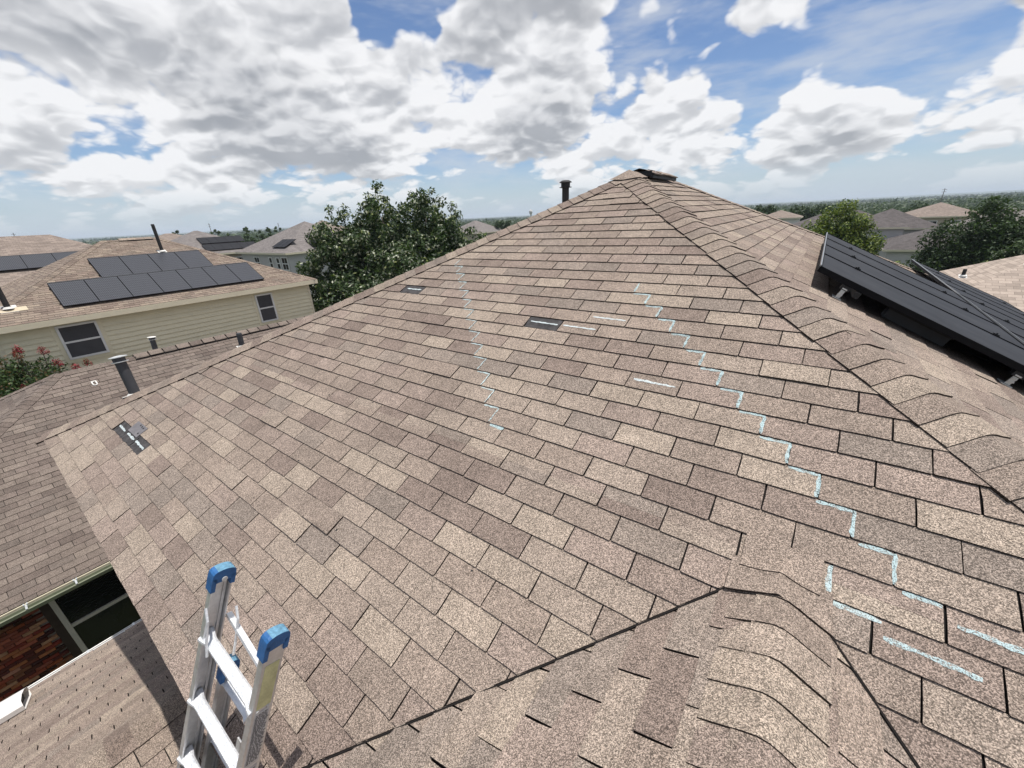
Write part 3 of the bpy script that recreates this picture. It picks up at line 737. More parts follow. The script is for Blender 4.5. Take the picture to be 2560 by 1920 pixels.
# ================================================================= solar panels on the right slope
def solar_array(name, loc, label, O, along, down, nrm, cells, pw, ph, lift, glass='solar_black', frame='frame_black', edge=None, feet=(), clamps=True, th=.04):
    """cells: (column, row) pairs; O top corner on the roof plane"""
    t = thing(name, loc, label, 'solar panels'); O, al, dn, nn = Vector(O), Vector(along).normalized(), Vector(down).normalized(), Vector(nrm).normalized()
    rows = sorted(set(r for _, r in cells))
    for (c, r) in cells:
        a = O + al * (c * pw + .003) + dn * (r * (ph + .03)) + nn * (lift - .004); w, h = pw - .006, ph
        mb = MB(); q = [a + al * .012 + dn * .012, a + al * (w - .012) + dn * .012, a + al * (w - .012) + dn * (h - .012), a + al * .012 + dn * (h - .012)]
        if (q[1] - q[0]).cross(q[3] - q[0]).dot(nn) < 0: mb.poly(q[::-1], uv=[(0, 1), (1, 1), (1, 0), (0, 0)])
        else: mb.poly(q, uv=[(0, 0), (1, 0), (1, 1), (0, 1)])
        mb.poly([p - nn * .03 for p in q]); p_ = mb.build('panel', glass, t)
        mb = MB()
        for s, e, lim in ((a, a + al * w, 0), (a + dn * h, a + al * w + dn * h, 0), (a, a + dn * h, 1), (a + al * w, a + al * w + dn * h, 1)):
            inn = (dn if lim == 0 else al); ctr = a + al * w / 2 + dn * h / 2; inn = inn if (ctr - s).dot(inn) > 0 else -inn
            mid = (s + e) / 2 + inn * .006 - nn * (th / 2 - .006); ln = (e - s)
            mb.box(mid, ln / 2, inn * .006, nn * th / 2)
        mb.build('frame', frame, p_)
    if edge:
        for r in rows:
            cs = [c for c, r2 in cells if r2 == r]; a = O + al * (min(cs) * pw + .006) + dn * (r * (ph + .03) - .004) + nn * (lift + .003); b = O + al * ((max(cs) + 1) * pw - .006) + dn * (r * (ph + .03) - .004) + nn * (lift + .003)
            mb = MB(); mb.bar(a, b, .008, .012, up=nn); mb.build('edge_trim', edge, t)
    for r in rows:
        cs = [c for c, r2 in cells if r2 == r]
        for q in (.18, .82):
            s = O + al * (min(cs) * pw - .03) + dn * (r * (ph + .03) + q * ph) + nn * (lift - th - .022); e = O + al * ((max(cs) + 1) * pw + .03) + dn * (r * (ph + .03) + q * ph) + nn * (lift - th - .022)
            mb = MB(); mb.bar(s, e, .035, .04, up=nn); mb.build('rail', 'rail_black', t)
            if clamps:
                for c in cs[1:]:
                    p = O + al * (c * pw) + dn * (r * (ph + .03) + q * ph) + nn * (lift + .008); mb = MB(); mb.box(p, al * .010, dn * .022, nn * .004); mb.tube([p, p + nn * .012], .006, 8); mb.build('clamp', 'rail_black', t)
    for p in feet:
        p = Vector(p); mb = MB()
        ft = p + nn * .012
        mb.box(ft + al * .02, dn * .03, al * .04, nn * .003); mb.box(ft + al * -.005 + nn * .045, dn * .014, al * .002, nn * .04)
        for k in range(3): mb.box(ft + al * -.012 + nn * (.028 + .022 * k), dn * (.016 - .004 * (k % 2)), al * .005, nn * .004)
        mb.box(ft + al * .01 + nn * .078, dn * .03, al * .02, nn * .016, m=1)
        mb.build('mount_foot', ['galv', 'rail_black'], t)
    return t
pB = Vector((-.045, 3.69, zB(-.045)))
arr = solar_array('solar_array', pB, 'black solar panels raised over the right roof slope', pB, (0, 1, 0), dnB, (SN, 0, CS), [(c, 0) for c in range(4)] + [(c, 1) for c in range(8)], .99, 1.655, .146,
                  edge='panel_frame', feet=[(.15, 3.70, zB(.15)), (1.10, 3.70, zB(1.10)), (1.72, 3.70, zB(1.72))])
jb = thing('junction_box', (.62, 3.95, zB(.62)), 'grey wiring box fixed beneath the near edge of the solar panels', 'box')
mb = MB(); c = Vector((.62, 3.93, zB(.62))) + Vector((SN, 0, CS)) * .045; mb.box(c, dnB * .20, Vector((0, .05, 0)), Vector((SN, 0, CS)) * .032); mb.build('box_body', 'grey_pipe', jb)
mb = MB(); mb.box(c + Vector((SN, 0, CS)) * .036, dnB * .21, Vector((0, .056, 0)), Vector((SN, 0, CS)) * .005); mb.build('box_lid', 'dark_pipe', jb)

# ================================================================= ladder
PL = Vector((-1.657, .225, -1.236)); lr = Vector((.9887, .007, -.1484)).normalized(); ld = Vector((-.14, -.36, -.92)); ld = (ld - lr * ld.dot(lr)).normalized(); ln_ = lr.cross(ld).normalized()
lad = thing('ladder', PL + ld * 4.2, 'aluminium extension ladder with blue end caps leaning on the eave', 'ladder')
LW = .425
def stile(o, off_n, s0, s1, side, depth=.068, web=.004, fl=.026):
    """channel rail: web outside, flanges pointing to the middle"""
    a = o + ld * s0 + ln_ * off_n; b = o + ld * s1 + ln_ * off_n; m = (a + b) / 2; L = (b - a) / 2; inw = lr * (-side)
    mb = MB(); mb.box(m, L, lr * web / 2, ln_ * depth / 2)
    for e in (-1, 1):
        mb.box(m + inw * fl / 2 + ln_ * e * (depth / 2 - .002), L, lr * fl / 2, ln_ * .003); mb.box(m + inw * .004 + ln_ * e * depth * .30, L, lr * .004, ln_ * .005)
    return mb.build('stile', 'aluminium', lad)
def end_cap(o, off_n, s0, side, depth=.082):
    mb = MB(); c = o + ld * s0 + ln_ * off_n; inw = lr * (-side); n = 10; th = .042
    prof_ = []
    for i in range(n + 1):
        t = math.pi * i / n; x = -math.cos(t) * depth / 2; y = math.sin(t) ** .55 * .034; prof_.append((x, y))
    outer = [c + ln_ * x - ld * (y + .004) for x, y in prof_]; k0, k1 = -inw * .008, inw * (th - .008)
    low = [c - ln_ * depth / 2 + ld * .055, c + ln_ * depth / 2 + ld * .04]
    for i in range(n): mb.poly([outer[i] + k0, outer[i] + k1, outer[i + 1] + k1, outer[i + 1] + k0], m=1 if 2 < i < n - 2 else 0)
    for k in (k0, k1):
        mb.poly([p + k for p in outer] + [c + ln_ * depth * .34 + ld * .012 + k, c - ln_ * depth * .30 + ld * .018 + k])
    for e, lo in ((-1, low[0]), (1, low[1])):
        top_ = outer[0] if e < 0 else outer[-1]; inn = ln_ * (-e) * .016
        mb.box((top_ + lo) / 2 + inn / 2 + (k0 + k1) / 2, (lo - top_) / 2, inn / 2 * 1.0, lr * th / 2)
    o_ = mb.build('end_cap', ['blue_rubber', 'blue_scuffed'], lad)
    nb = MB(); p = c + ld * .004 + inw * (th - .006); nb.tube([p, p + inw * .004], .010, 12); nb.build('bolt', 'galv', o_)
PRt = PL + lr * LW
def rung(o0, o1, off_n, s, wide=.021, deep=.036, flare=.062):
    """D-shaped rung whose flat tread looks up, crimped and flared at both rails"""
    a = o0 + ld * s + ln_ * off_n; b = o1 + ld * s + ln_ * off_n; mb = MB(); secs = []
    upv = (-ld * .80 - ln_ * .60).normalized(); fw = lr.cross(upv).normalized()
    for t, k, kk in ((0.0, 1.5, 1.15), (.05, 1.35, 1.05), (.11, 1.0, 1.0), (.5, 1.0, 1.0), (.89, 1.0, 1.0), (.95, 1.35, 1.05), (1.0, 1.5, 1.15)):
        c = a.lerp(b, t); ring = [(-wide * k, .010), (-wide * k * .8, .016 * kk), (wide * k * .8, .016 * kk), (wide * k, .010), (wide * k * .75, -.012), (0, -.022), (-wide * k * .75, -.012)]
        secs.append([c + fw * x + upv * z for x, z in ring])
    for s0_, s1_ in zip(secs[:-1], secs[1:]):
        for i in range(7): j = (i + 1) % 7; mb.poly([s0_[i], s0_[j], s1_[j], s1_[i]])
    mb.poly(secs[0][::-1]); mb.poly(secs[-1]); mb.build('rung', 'aluminium_step', lad)
for s_, o_ in ((-1, PL), (1, PRt)):
    stile(o_, 0, .0, 3.4, s_); end_cap(o_, 0, 0.0, s_)
    o2 = o_ + lr * (-s_) * (.034 if s_ < 0 else .15)
    stile(o2, .075, .46 if s_ < 0 else .62, 4.1, s_, depth=.058)
    if s_ < 0: end_cap(o2, .075, .46, s_, depth=.066)
for i_ in range(10): rung(PL + lr * .006, PRt - lr * .006, -.012, .279 + .30 * i_)
for i_ in range(11): rung(PL + lr * .042, PRt - lr * .158, .075, .53 + .30 * i_, wide=.018)
mb = MB(); a_ = PL + lr * .01 + ld * .215 + ln_ * .055; b_ = PRt - lr * .035 + ld * .215 + ln_ * .032; mb.bar(a_, b_, .014, .020, up=ln_); mb.build('guide_bar', 'aluminium_step', lad)
for o_, s_ in ((PL + lr * .02, 1), (PL + lr * .07, 1)):
    mb = MB(); q = .05 if o_ == PL + lr * .02 else -.0
    mb.tube([o_ + ld * .13 + ln_ * (-.04 if q else .045), o_ + ld * .17 + lr * .03 + ln_ * (-.04 if q else .045), o_ + ld * .26 + lr * .05 + ln_ * (-.04 if q else .04), o_ + ld * .30 + lr * .07 + ln_ * (-.04 if q else .03)], .005, 6); mb.build('lock_arm', 'aluminium_step', lad)
for s0_, s1_, m_, lab in ((.085, .27, 'sticker_yellow', 'torn yellow sticker on the right rail'), (.285, .53, 'sticker_white', 'worn white instruction sticker on the right rail'), (.545, .80, 'sticker_white', 'worn white sticker lower on the right rail')):
    mb = MB(); c = PRt + ld * (s0_ + s1_) / 2 + lr * .0028; mb.box(c, ld * (s1_ - s0_) / 2, ln_ * .024, lr * .0006); o_ = mb.build('sticker', m_, lad); o_['label'] = lab
    if 'white' in m_:
        rr = random.Random(3)
        lb = MB(); y_ = s0_ + .012
        while y_ < s1_ - .012:
            x0 = -.021; 
            while x0 < .018:
                wl = rr.uniform(.004, .012); lb.box(PRt + ld * y_ + lr * .0038 + ln_ * (x0 + wl / 2), ln_ * wl / 2, ld * .0016, lr * .0003); x0 += wl + .003
            y_ += .0075
        lb.build('print', 'black_plastic', o_)
for i_ in range(3):
    for o_, s_ in ((PL, -1), (PRt, 1)):
        for e_ in (-.018, .018):
            nb = MB(); p = o_ + ld * (.279 + .30 * i_) + ln_ * e_ + lr * (.002 if s_ > 0 else .0022); nb.tube([p, p + lr * .004], .005, 8); nb.build('rivet', 'galv', lad)
# loose downspout on the lower roof
ds = thing('downspout', (-6.0, -1.2, zG(-6.0)), 'loose white metal downspout lying on the lower roof slope', 'downspout')
dx, dy = Vector((-.05, -1, 0)).normalized(), Vector((CS, 0, SN)); nn_ = Vector((-SN, 0, CS)); c0 = Vector((-5.98, -1.08, zG(-5.98))) + nn_ * .015
mb = MB(); prof_ = [(-.27, 0), (-.29, .05), (-.27, .10), (-.10, .125), (.10, .125), (.27, .10), (.29, .05), (.27, 0)]
P_ = [c0 + dy * x + nn_ * z for x, z in prof_]; Q_ = [p + dx * 1.9 for p in P_]
for i_ in range(len(prof_)): j_ = (i_ + 1) % len(prof_); mb.poly([P_[i_], P_[j_], Q_[j_], Q_[i_]])
mb.poly(Q_); mb.build('spout_body', 'downspout_white', ds)
mb = MB(); mb.poly([p + dx * .05 for p in P_][::-1]); mb.build('mouth_shade', 'dark_pipe', ds)  # dark sheet set inside the mouth, painting the shade of the hollow spout

# ================================================================= windows
def window(parent, c, right, out, w, h, frame='white_vinyl', pane='pane_screen', pane2=None, blind=True, fw=.045, grid=False, name='window'):
    """single-hung window: c is the centre on the wall face"""
    c, r, n = Vector(c), Vector(right).normalized(), Vector(out).normalized(); u = n.cross(r); u = u if u.z > 0 else -u
    mb = MB()
    for s in (-1, 1): mb.box(c + r * s * (w / 2 - fw / 2) + n * .02, r * fw / 2, n * .03, u * h / 2)
    for s in (-1, 1): mb.box(c + u * s * (h / 2 - fw / 2) + n * .022, r * (w / 2 - fw), n * .03, u * fw / 2)
    o = mb.build(name, frame, parent)
    mb = MB(); mb.box(c + n * .018, r * (w / 2 - fw), n * .022, u * fw * .45); mb.build('meeting_rail', frame, o)
    for s, pm in ((1, pane), (-1, pane2 or pane)):
        mb = MB(); z = c + u * s * (h / 4 - fw * .3) + n * (.004 if s > 0 else .010); mb.box(z, r * (w / 2 - fw), n * .002, u * (h / 4 - fw * .7)); mb.build('pane', pm, o)
    if grid:
        for q in (-1, 1):
            mb = MB(); mb.box(c + u * q * (h / 4) + n * .02, r * .012, n * .01, u * (h / 4 - fw * .6)); mb.build('muntin', frame, o)
    if blind:
        mb = MB(); k = int((h / 2 - fw * 2) / .05)
        for i in range(k):
            mb.box(c + u * (h / 2 - fw - .03 - i * .05) + n * .0075, r * (w / 2 - fw - .02), n * .0015, u * .006)
        tag(mb.build('blind', 'frame_black' if blind == 'dark' else 'grey_pipe', o), kind='stuff')
    return o

# ================================================================= brick neighbour with the low roof (behind the left eave)
FS = 1.28; FX, FZ = -7.05 * FS, -4.1 * FS; FRX = -10.75 * FS; FRZ = FZ + .5 * (FX - FRX); FY0 = .48 * FS; FY1 = 11.0
bh = thing('brick_house', (FRX, 4, -Z0), 'low brick house with grey-tan shingle roof behind the left eave', 'house')
zF = lambda x: FZ + .5 * (FX - x)
FE = FY0 - (FX - FRX)
sF = slope(bh, [(FX, FE, FZ), (FX, FY1 + 4, FZ), (FRX, FY1 + 4, FRZ), (FRX, FY0, FRZ)], label='near slope of the low roof with vent pipes')
sF2 = slope(bh, [(FX, FE, FZ), (FRX, FY0, FRZ), (2 * FRX - FX, FE, FZ)]); sF3 = slope(bh, [(FRX, FY0, FRZ), (FRX, FY1 + 4, FRZ), (2 * FRX - FX, FY1 + 4, FZ), (2 * FRX - FX, FE, FZ)], mat='deck_far')
grey_t = TINTS
TINTS = [tuple((x * .45 + .40 * sum(c) / 3) * .78 * q for x, q in zip(c, (1.08, .99, .93))) for c in grey_t]      # this roof is a greyer, darker batch
tF = tabs((-12.475, .251, zF(-12.475)), '+x', (-26, 66), (-14, 36), [[(-1, 0, FX), (1, 0, -FRX), (1, 1, -FRX - FY0), (0, -1, FY1 + 4)]], slot_seed=31)
tF2 = tabs((FRX, FY0 - 1, FRZ - .5), '-y', (-34, 30), (-9, 32), [[(0, 1, -FE), (-1, -1, FRX + FY0), (1, -1, FY0 - FRX)]], slot_seed=32)
TABMESH.clear()
lay([(sF, tF), (sF2, tF2)], 300, bh)
hF1 = Vector((1, -1, -.5)); hF2 = Vector((-1, -1, -.5))
CAPMESH.clear()
caps(bh, (FRX, FY0, FRZ), (FX, FE, FZ), perp(hF1, dnA), perp(hF1, dnB), .16, 'fh', seed=33); caps(bh, (FRX, FY0, FRZ), (2 * FRX - FX, FE, FZ), perp(hF2, dnA), perp(hF2, dnL), .16, 'fh2', seed=34)
caps(bh, (FRX, FY0 + 1.4, FRZ), (FRX, FY0, FRZ), dnB, dnL, .16, 'fr', seed=35)
ridge_vent('ridge_vent', (FRX, FY0 + 1.42, FRZ + .01), (FRX, 9.0, FRZ + .01), .17, .05, 'long dark ridge vent along the top of the low neighbouring roof')
TINTS = grey_t; CAPMESH.clear(); TABMESH.clear()
WX = FX - .42
wall(bh, (WX - .16, 9), (WX - .16, -4), -Z0, FZ - .10, 'mortar', th=.2)
mb = MB(); mb.poly([(FX, -4, FZ - .16), (FX, 9, FZ - .16), (WX - .1, 9, FZ - .16), (WX - .1, -4, FZ - .16)]); mb.build('soffit', 'soffit', bh)
mb = MB(); mb.bar((FX + .012, -4, FZ - .09), (FX + .012, 9, FZ - .09), .02, .16); mb.build('fascia', 'trim_tan', bh)
P_ = [(FX + .024 - x - .0, 9, FZ + z + .02) for x, z in prof]; Q_ = [(p[0], -4, p[2]) for p in P_]
mb = MB()
for i_ in range(len(prof)): j_ = (i_ + 1) % len(prof); mb.poly([P_[i_], P_[j_], Q_[j_], Q_[i_]])
mb.build('gutter', 'gutter_olive', bh)
for yy in (-1.08, -.52, .1):
    mb = MB(); mb.box((FX + .09, yy, FZ - .022), (.07, 0, 0), (0, .012, 0), (0, 0, .004)); mb.box((FX + .035, yy + .018, FZ - .01), (.02, 0, 0), (0, .008, 0), (0, 0, .014)); mb.box((FX + .035, yy - .018, FZ - .01), (.02, 0, 0), (0, .008, 0), (0, 0, .014)); mb.build('gutter_hanger', 'galv', bh)
wy0, wy1 = -.93, .45; wz1 = FZ - .30; wz0 = wz1 - 1.55
mb = MB()
mb.box((WX - .03, wy0 - .06, (wz0 + wz1) / 2), (.05, 0, 0), (0, .055, 0), (0, 0, .85)); mb.build('jamb_trim', 'brown_trim', bh)
window(bh, (WX, (wy0 + wy1) / 2, (wz0 + wz1) / 2), (0, 1, 0), (1, 0, 0), wy1 - wy0, wz1 - wz0, 'beige_vinyl', 'pane_dark', 'pane_dark', blind='dark', fw=.07)
BRK = [lin(150, 84, 60), lin(128, 70, 52), lin(168, 112, 82), lin(96, 58, 48), lin(176, 138, 104), lin(140, 92, 70), lin(74, 48, 42)]
rb = random.Random(9); BMESH = []
for q in range(14):
    mb = MB(); mb.box((0, 0, -Z0), (.045, 0, 0), (0, .0975, 0), (0, 0, .0285), c=tuple(x * rb.uniform(.8, 1.15) for x in BRK[q % len(BRK)])); BMESH.append(mb.mesh('brick', 'brick'))
zc = FZ - .16 - .04; r_ = 0
while zc > FZ - 2.1:
    y_ = wy0 - .12 - .10 - (.1 if r_ % 2 else 0)
    while y_ > -2.3:
        o = bpy.data.objects.new('brick', rb.choice(BMESH)); place(o, bh, (WX - .045 + rb.uniform(-.003, .003), y_, zc + Z0)); y_ -= .205
    zc -= .067; r_ += 1
vent_pipe((-13.14, 4.29, zF(-13.14)), (-13.14, 4.31, -2.75), .072, 'plain grey vent stub on the low roof', 'grey_pipe', 'grey_pipe', 'stub', .12, nFx)
vent_pipe((-14.5, 2.62, FRZ - .5 * (FRX + 14.5)), (-14.5, 2.66, -2.62), .062, 'small white-capped vent pipe behind the low roof ridge', 'grey_pipe', 'lead_white', 'flue', .2, (-SN, 0, CS))
bt = thing('white_bracket', (-13.18, 1.1, zF(-13.18)), 'small white U-shaped bracket lying on the low roof', 'bracket')
mb = MB(); c = Vector((-13.18, 1.1, zF(-13.18))); n3 = Vector(nFx); a3 = Vector((0, 1, 0)); b3 = Vector((CS, 0, -SN))
for p in (-.035, .035): mb.box(c + a3 * p + n3 * .02, a3 * .012, b3 * .05, n3 * .015)
mb.tube([c + a3 * (.035 * math.cos(t)) + b3 * (.05 + .035 * math.sin(t)) + n3 * .02 for t in np.linspace(0, math.pi, 8)], .014, 8); mb.box(c - b3 * .05 + n3 * .02, a3 * .047, b3 * .012, n3 * .015)
mb.build('bracket_body', 'lead_white', bt)

# ================================================================= siding neighbour with two rows of solar panels
NE, NZ, NRX = -20.6, -2.51, -25.3; NRZ = NZ + .5 * (NE - NRX); NY0, NY1 = -.40, 10.95; NW = -21.0
zN = lambda x: NZ + .5 * (NE - x)
nh = thing('siding_house', (NRX, 5.3, -Z0), 'tan lap-siding house with brown hip roof and two rows of solar panels', 'house')
ry0, ry1 = NY0 + (NE - NRX), NY1 - (NE - NRX); NB = 2 * NRX - NE
sN = slope(nh, [(NE, NY0, NZ), (NE, NY1, NZ), (NRX, ry1, NRZ), (NRX, ry0, NRZ)]); sN2 = slope(nh, [(NE, NY0, NZ), (NRX, ry0, NRZ), (NB, NY0, NZ)])
slope(nh, [(NRX, ry0, NRZ), (NRX, ry1, NRZ), (NB, NY1, NZ), (NB, NY0, NZ)], mat='deck_far'); slope(nh, [(NRX, ry1, NRZ), (NE, NY1, NZ), (NB, NY1, NZ)], mat='deck_far')
TINTS = [tuple(x * .86 * q for x, q in zip(c, (1.0, .985, .96))) for c in grey_t]
tN = tabs((NE, 0, NZ), '+x', (-20, 60), (-41, 0), [[(-1, 0, NE + .01), (1, 0, -NRX), (1, 1, -NE - NY0), (1, -1, -NE + NY1)]], slot_seed=41)
tN2 = tabs((NRX, NY0, NZ), '-y', (-20, 40), (-41, 0), [[(0, 1, -NY0), (-1, -1, NE + NY0), (1, -1, NY0 - NB)]], slot_seed=42)
lay([(sN, tN), (sN2, tN2)], 0, nh, 'shingle_neighbour')
caps(nh, (NRX, ry0, NRZ), (NE, NY0, NZ), perp(hF1, dnA), perp(hF1, dnB), .16, 'nh', expo=.14, seed=43); caps(nh, (NRX, ry1, NRZ), (NE, NY1, NZ), perp(Vector((1, 1, -.5)), dnB), perp(Vector((1, 1, -.5)), Vector((0, CS, -SN))), .16, 'nh2', expo=.14, seed=44)
caps(nh, (NRX, ry1, NRZ), (NRX, ry0, NRZ), dnB, dnL, .16, 'nr', seed=45)
TINTS = grey_t; CAPMESH.clear()
wall(nh, (NW - .10, NY0 + .40), (NW - .10, NY1 - .30), -Z0, NZ - .16, 'siding', th=.14); wall(nh, (NW - .1, NY1 - .37), (NB + .4, NY1 - .37), -Z0, NZ - .16, 'siding'); wall(nh, (NW - .1, NY0 + .47), (NB + .4, NY0 + .47), -Z0, NZ - .16, 'siding')
mb = MB(); mb.bar((NE + .012, NY0, NZ - .10), (NE + .012, NY1, NZ - .10), .024, .19); mb.build('fascia', 'trim_tan', nh)
mb = MB(); mb.poly([(NE, NY0, NZ - .19), (NE, NY1, NZ - .19), (NW - .05, NY1, NZ - .19), (NW - .05, NY0, NZ - .19)]); mb.build('soffit', 'soffit', nh)
wins = [(1.45, 2.52, -2.80, -4.02), (7.98, 8.76, -2.84, -4.16)]
zt = NZ - .20; cl = NY0 + .42, NY1 - .30
while zt > -5.2:
    zb = zt - .185; spans = [(cl[0], cl[1] - .10)]
    for a, b, t1, t0 in wins:
        a, b = a - .12, b + .12
        if zb < t1 + .12 and zt > t0 - .12:
            new = []
            for s, e in spans:
                if e <= a or s >= b: new.append((s, e)); continue
                if s < a: new.append((s, a))
                if e > b: new.append((b, e))
            spans = new
    for s, e in spans:
        mb = MB(); x0 = NW - .028
        P = [(x0 + .004, zt), (x0 + .055, zb), (x0 + .006, zb + .004), (x0 - .004, zt)]
        A_ = [(x, s, z) for x, z in P]; B_ = [(x, e, z) for x, z in P]
        for i in range(4): j = (i + 1) % 4; mb.poly([A_[i], A_[j], B_[j], B_[i]])
        mb.poly(A_[::-1]); mb.poly(B_); mb.build('siding_board', 'siding', nh)
    zt -= .178
for a, b, t1, t0 in wins:
    mb = MB()
    for s in ((a - .06, (t0 + t1) / 2, .06, (t1 - t0) / 2 + .12), (b + .06, (t0 + t1) / 2, .06, (t1 - t0) / 2 + .12), ((a + b) / 2, t1 + .06, (b - a) / 2, .06), ((a + b) / 2, t0 - .06, (b - a) / 2, .06)):
        mb.box((NW - .012, s[0], s[1]), (.022, 0, 0), (0, s[2], 0), (0, 0, s[3]))
    mb.build('window_trim', 'siding', nh)
    window(nh, (NW + .0, (a + b) / 2, (t0 + t1) / 2), (0, 1, 0), (1, 0, 0), b - a, t1 - t0, 'white_vinyl', 'pane_screen', 'pane_screen', blind=True, fw=.07)
mb = MB(); mb.box((NW - .01, cl[1] - .05, -5.1), (.03, 0, 0), (0, .05, 0), (0, 0, 2.4)); mb.build('corner_board', 'trim_tan', nh)
mb = MB(); mb.box((NW - .01, cl[0] + .06, -5.1), (.03, 0, 0), (0, .06, 0), (0, 0, 2.4)); mb.build('corner_board', 'trim_tan', nh)
solar_array('solar_array', (-22.5, 1.88, zN(-22.5)), 'row of seven dark solar panels low on the siding house roof', (-22.52, 1.90, zN(-22.52)), (0, 1, 0), dnB, nFx, [(c, 0) for c in range(7)], .965, 1.60, .10, 'solar_cells', 'frame_black', 'panel_frame', clamps=False)
solar_array('solar_array', (-23.9, 3.4, zN(-23.9)), 'row of four dark solar panels higher on the siding house roof', (-23.88, 3.40, zN(-23.88)), (0, 1, 0), dnB, nFx, [(c, 0) for c in range(4)], .965, 1.50, .10, 'solar_cells', 'frame_black', 'panel_frame', clamps=False)
vent_pipe((-24.11, 5.96, zN(-24.11)), (-24.11, 5.96, .42), .065, 'tall thin dark vent pipe above the upper solar panel row', 'dark_pipe', 'dark_pipe', 'stub', .16, nFx)
vent_pipe((-21.46, .70, zN(-21.46)), (-21.46, .70, -1.26), .075, 'dark vent pipe with tan flashing at the left photo edge', 'dark_pipe', 'dark_pipe', 'stub', .2, nFx)
mb = MB(); c = Vector((-21.40, .78, zN(-21.40))); mb.box(c + Vector(nFx) * .012, Vector((0, .33, 0)), Vector((CS, 0, -SN)) * .12, Vector(nFx) * .006); mb.build('flashing_plate', 'tan_flash', nh)
ridge_vent('ridge_vent', (NRX, ry0 + .55, NRZ + .01), (NRX, ry0 + 1.75, NRZ + .01), .17, .05, 'short dark ridge vent on the siding house')

# ================================================================= farther houses
def hip_house(name, label, x0, x1, y0, y1, eave, pitch, base, roof, wallm, windows=(), over=.4, group='houses of the estate', gable=None):
    t = thing(name, ((x0 + x1) / 2, (y0 + y1) / 2, base), label, 'house', group)
    a, b, c, d = x0 - over, x1 + over, y0 - over, y1 + over; hw = min(b - a, d - c) / 2; rz = eave + pitch * hw
    if b - a < d - c: R_ = ((a + b) / 2, c + hw, rz), ((a + b) / 2, d - hw, rz)
    else: R_ = (a + hw, (c + d) / 2, rz), (b - hw, (c + d) / 2, rz)
    def sl_(pts, name_='roof_slope'):
        P = [Vector(p) for p in pts]; n = (P[1] - P[0]).cross(P[2] - P[0]).normalized()
        if n.z < 0: P = P[::-1]; n = -n
        u = Vector((0, 0, 1)).cross(n).normalized(); v = n.cross(u)
        mb = MB(); mb.poly(P, uv=[(p.dot(u), p.dot(v)) for p in P]); mb.build(name_, roof, t)
    E_ = {'a': (a, c, eave), 'b': (b, c, eave), 'c': (b, d, eave), 'd': (a, d, eave)}
    if b - a < d - c:
        sl_([E_['a'], E_['b'], R_[0]]); sl_([E_['b'], E_['c'], R_[1], R_[0]]); sl_([E_['c'], E_['d'], R_[1]]); sl_([E_['d'], E_['a'], R_[0], R_[1]])
    else:
        sl_([E_['a'], E_['b'], R_[1], R_[0]]); sl_([E_['b'], E_['c'], R_[1]]); sl_([E_['c'], E_['d'], R_[0], R_[1]]); sl_([E_['d'], E_['a'], R_[0]])
    mb = MB(); z_ = eave - .1
    for p, q in (('a', 'b'), ('b', 'c'), ('c', 'd'), ('d', 'a')):
        mb.bar((*E_[p][:2], z_), (*E_[q][:2], z_), .03, .19)
    mb.poly([(a, c, eave - .15), (b, c, eave - .15), (b, d, eave - .15), (a, d, eave - .15)]); mb.build('fascia', 'trim_tan', t)
    mb = MB(); mb.box(((x0 + x1) / 2, (y0 + y1) / 2, (base + eave - .17) / 2), ((x1 - x0) / 2, 0, 0), (0, (y1 - y0) / 2, 0), (0, 0, (eave - .17 - base) / 2)); mb.build('wall', wallm, t)
    for face, p, zc_, w, h in windows:
        if face == '-y': window(t, (p, y0 - .01, zc_), (1, 0, 0), (0, -1, 0), w, h, 'white_vinyl', 'pane_dark', blind=False, fw=.10, grid=w > 1)
        else: window(t, (x1 + .01, p, zc_), (0, 1, 0), (1, 0, 0), w, h, 'white_vinyl', 'pane_dark', blind=False, fw=.10, grid=w > 1)
    return t, R_
G0 = -Z0 - .6
hip_house('hip_roof_house', 'house with long low solar strip at the left photo edge, behind the siding house', -45, -34.8, -3, 9.6, -2.45, .5, -Z0, 'roof_brown', 'wall_tan')
solar_array('solar_array', (-37, 0, -1.2), 'dark solar panels on the roof at the left photo edge', (-37.55, -1.2, -2.45 + .5 * (37.55 - 34.4)), (0, 1, 0), dnB, nFx, [(c, 0) for c in range(5)], 1.28, 1.55, .14, 'solar_cells', 'frame_black', 'panel_frame', clamps=False)
hip_house('hip_roof_house', 'grey-brown house whose roof carries two stacked solar rows, beyond the siding house', -70, -59.4, 14.6, 25.6, -2.5, .47, G0, 'roof_grey', 'wall_tan', [('+x', 22.4, -3.7, 1.3, 1.2), ('+x', 18.6, -3.7, 1.3, 1.2)])
for i_, (x_, n_) in enumerate(((-62.6, 5), (-60.9, 6))):
    solar_array('solar_array', (x_, 19, -1.2), ('upper' if i_ == 0 else 'lower') + ' solar row on the grey-brown distant roof', (x_, 19.2 - .2 * i_, -2.5 + .47 * (-59.0 - x_) + .05), (0, 1, 0), dnB, nFx, [(c, 0) for c in range(n_)], .99, 1.5, .12, 'solar_black', 'frame_black', None, clamps=False)
hip_house('hip_roof_house', 'pale grey two-storey house with white windows beside the big leafy tree', -57, -45.4, 21.6, 33, -2.45, .5, G0, 'roof_grey', 'wall_grey', [('-y', -49.6, -3.6, .8, 1.3), ('-y', -47.9, -3.6, .8, 1.3), ('-y', -46.4, -3.6, 1.4, 1.4), ('-y', -53, -3.6, 1.4, 1.3)])
solar_array('solar_array', (-48, 22, -1.6), 'small square solar group on the pale grey house', (-49.3, 23.4, -2.45 + .5 * (23.4 - 21.2) + .05), (1, 0, 0), dnA, (0, -SN, CS), [(c, 0) for c in range(3)], .99, 1.6, .12, 'solar_black', 'frame_black', None, clamps=False)
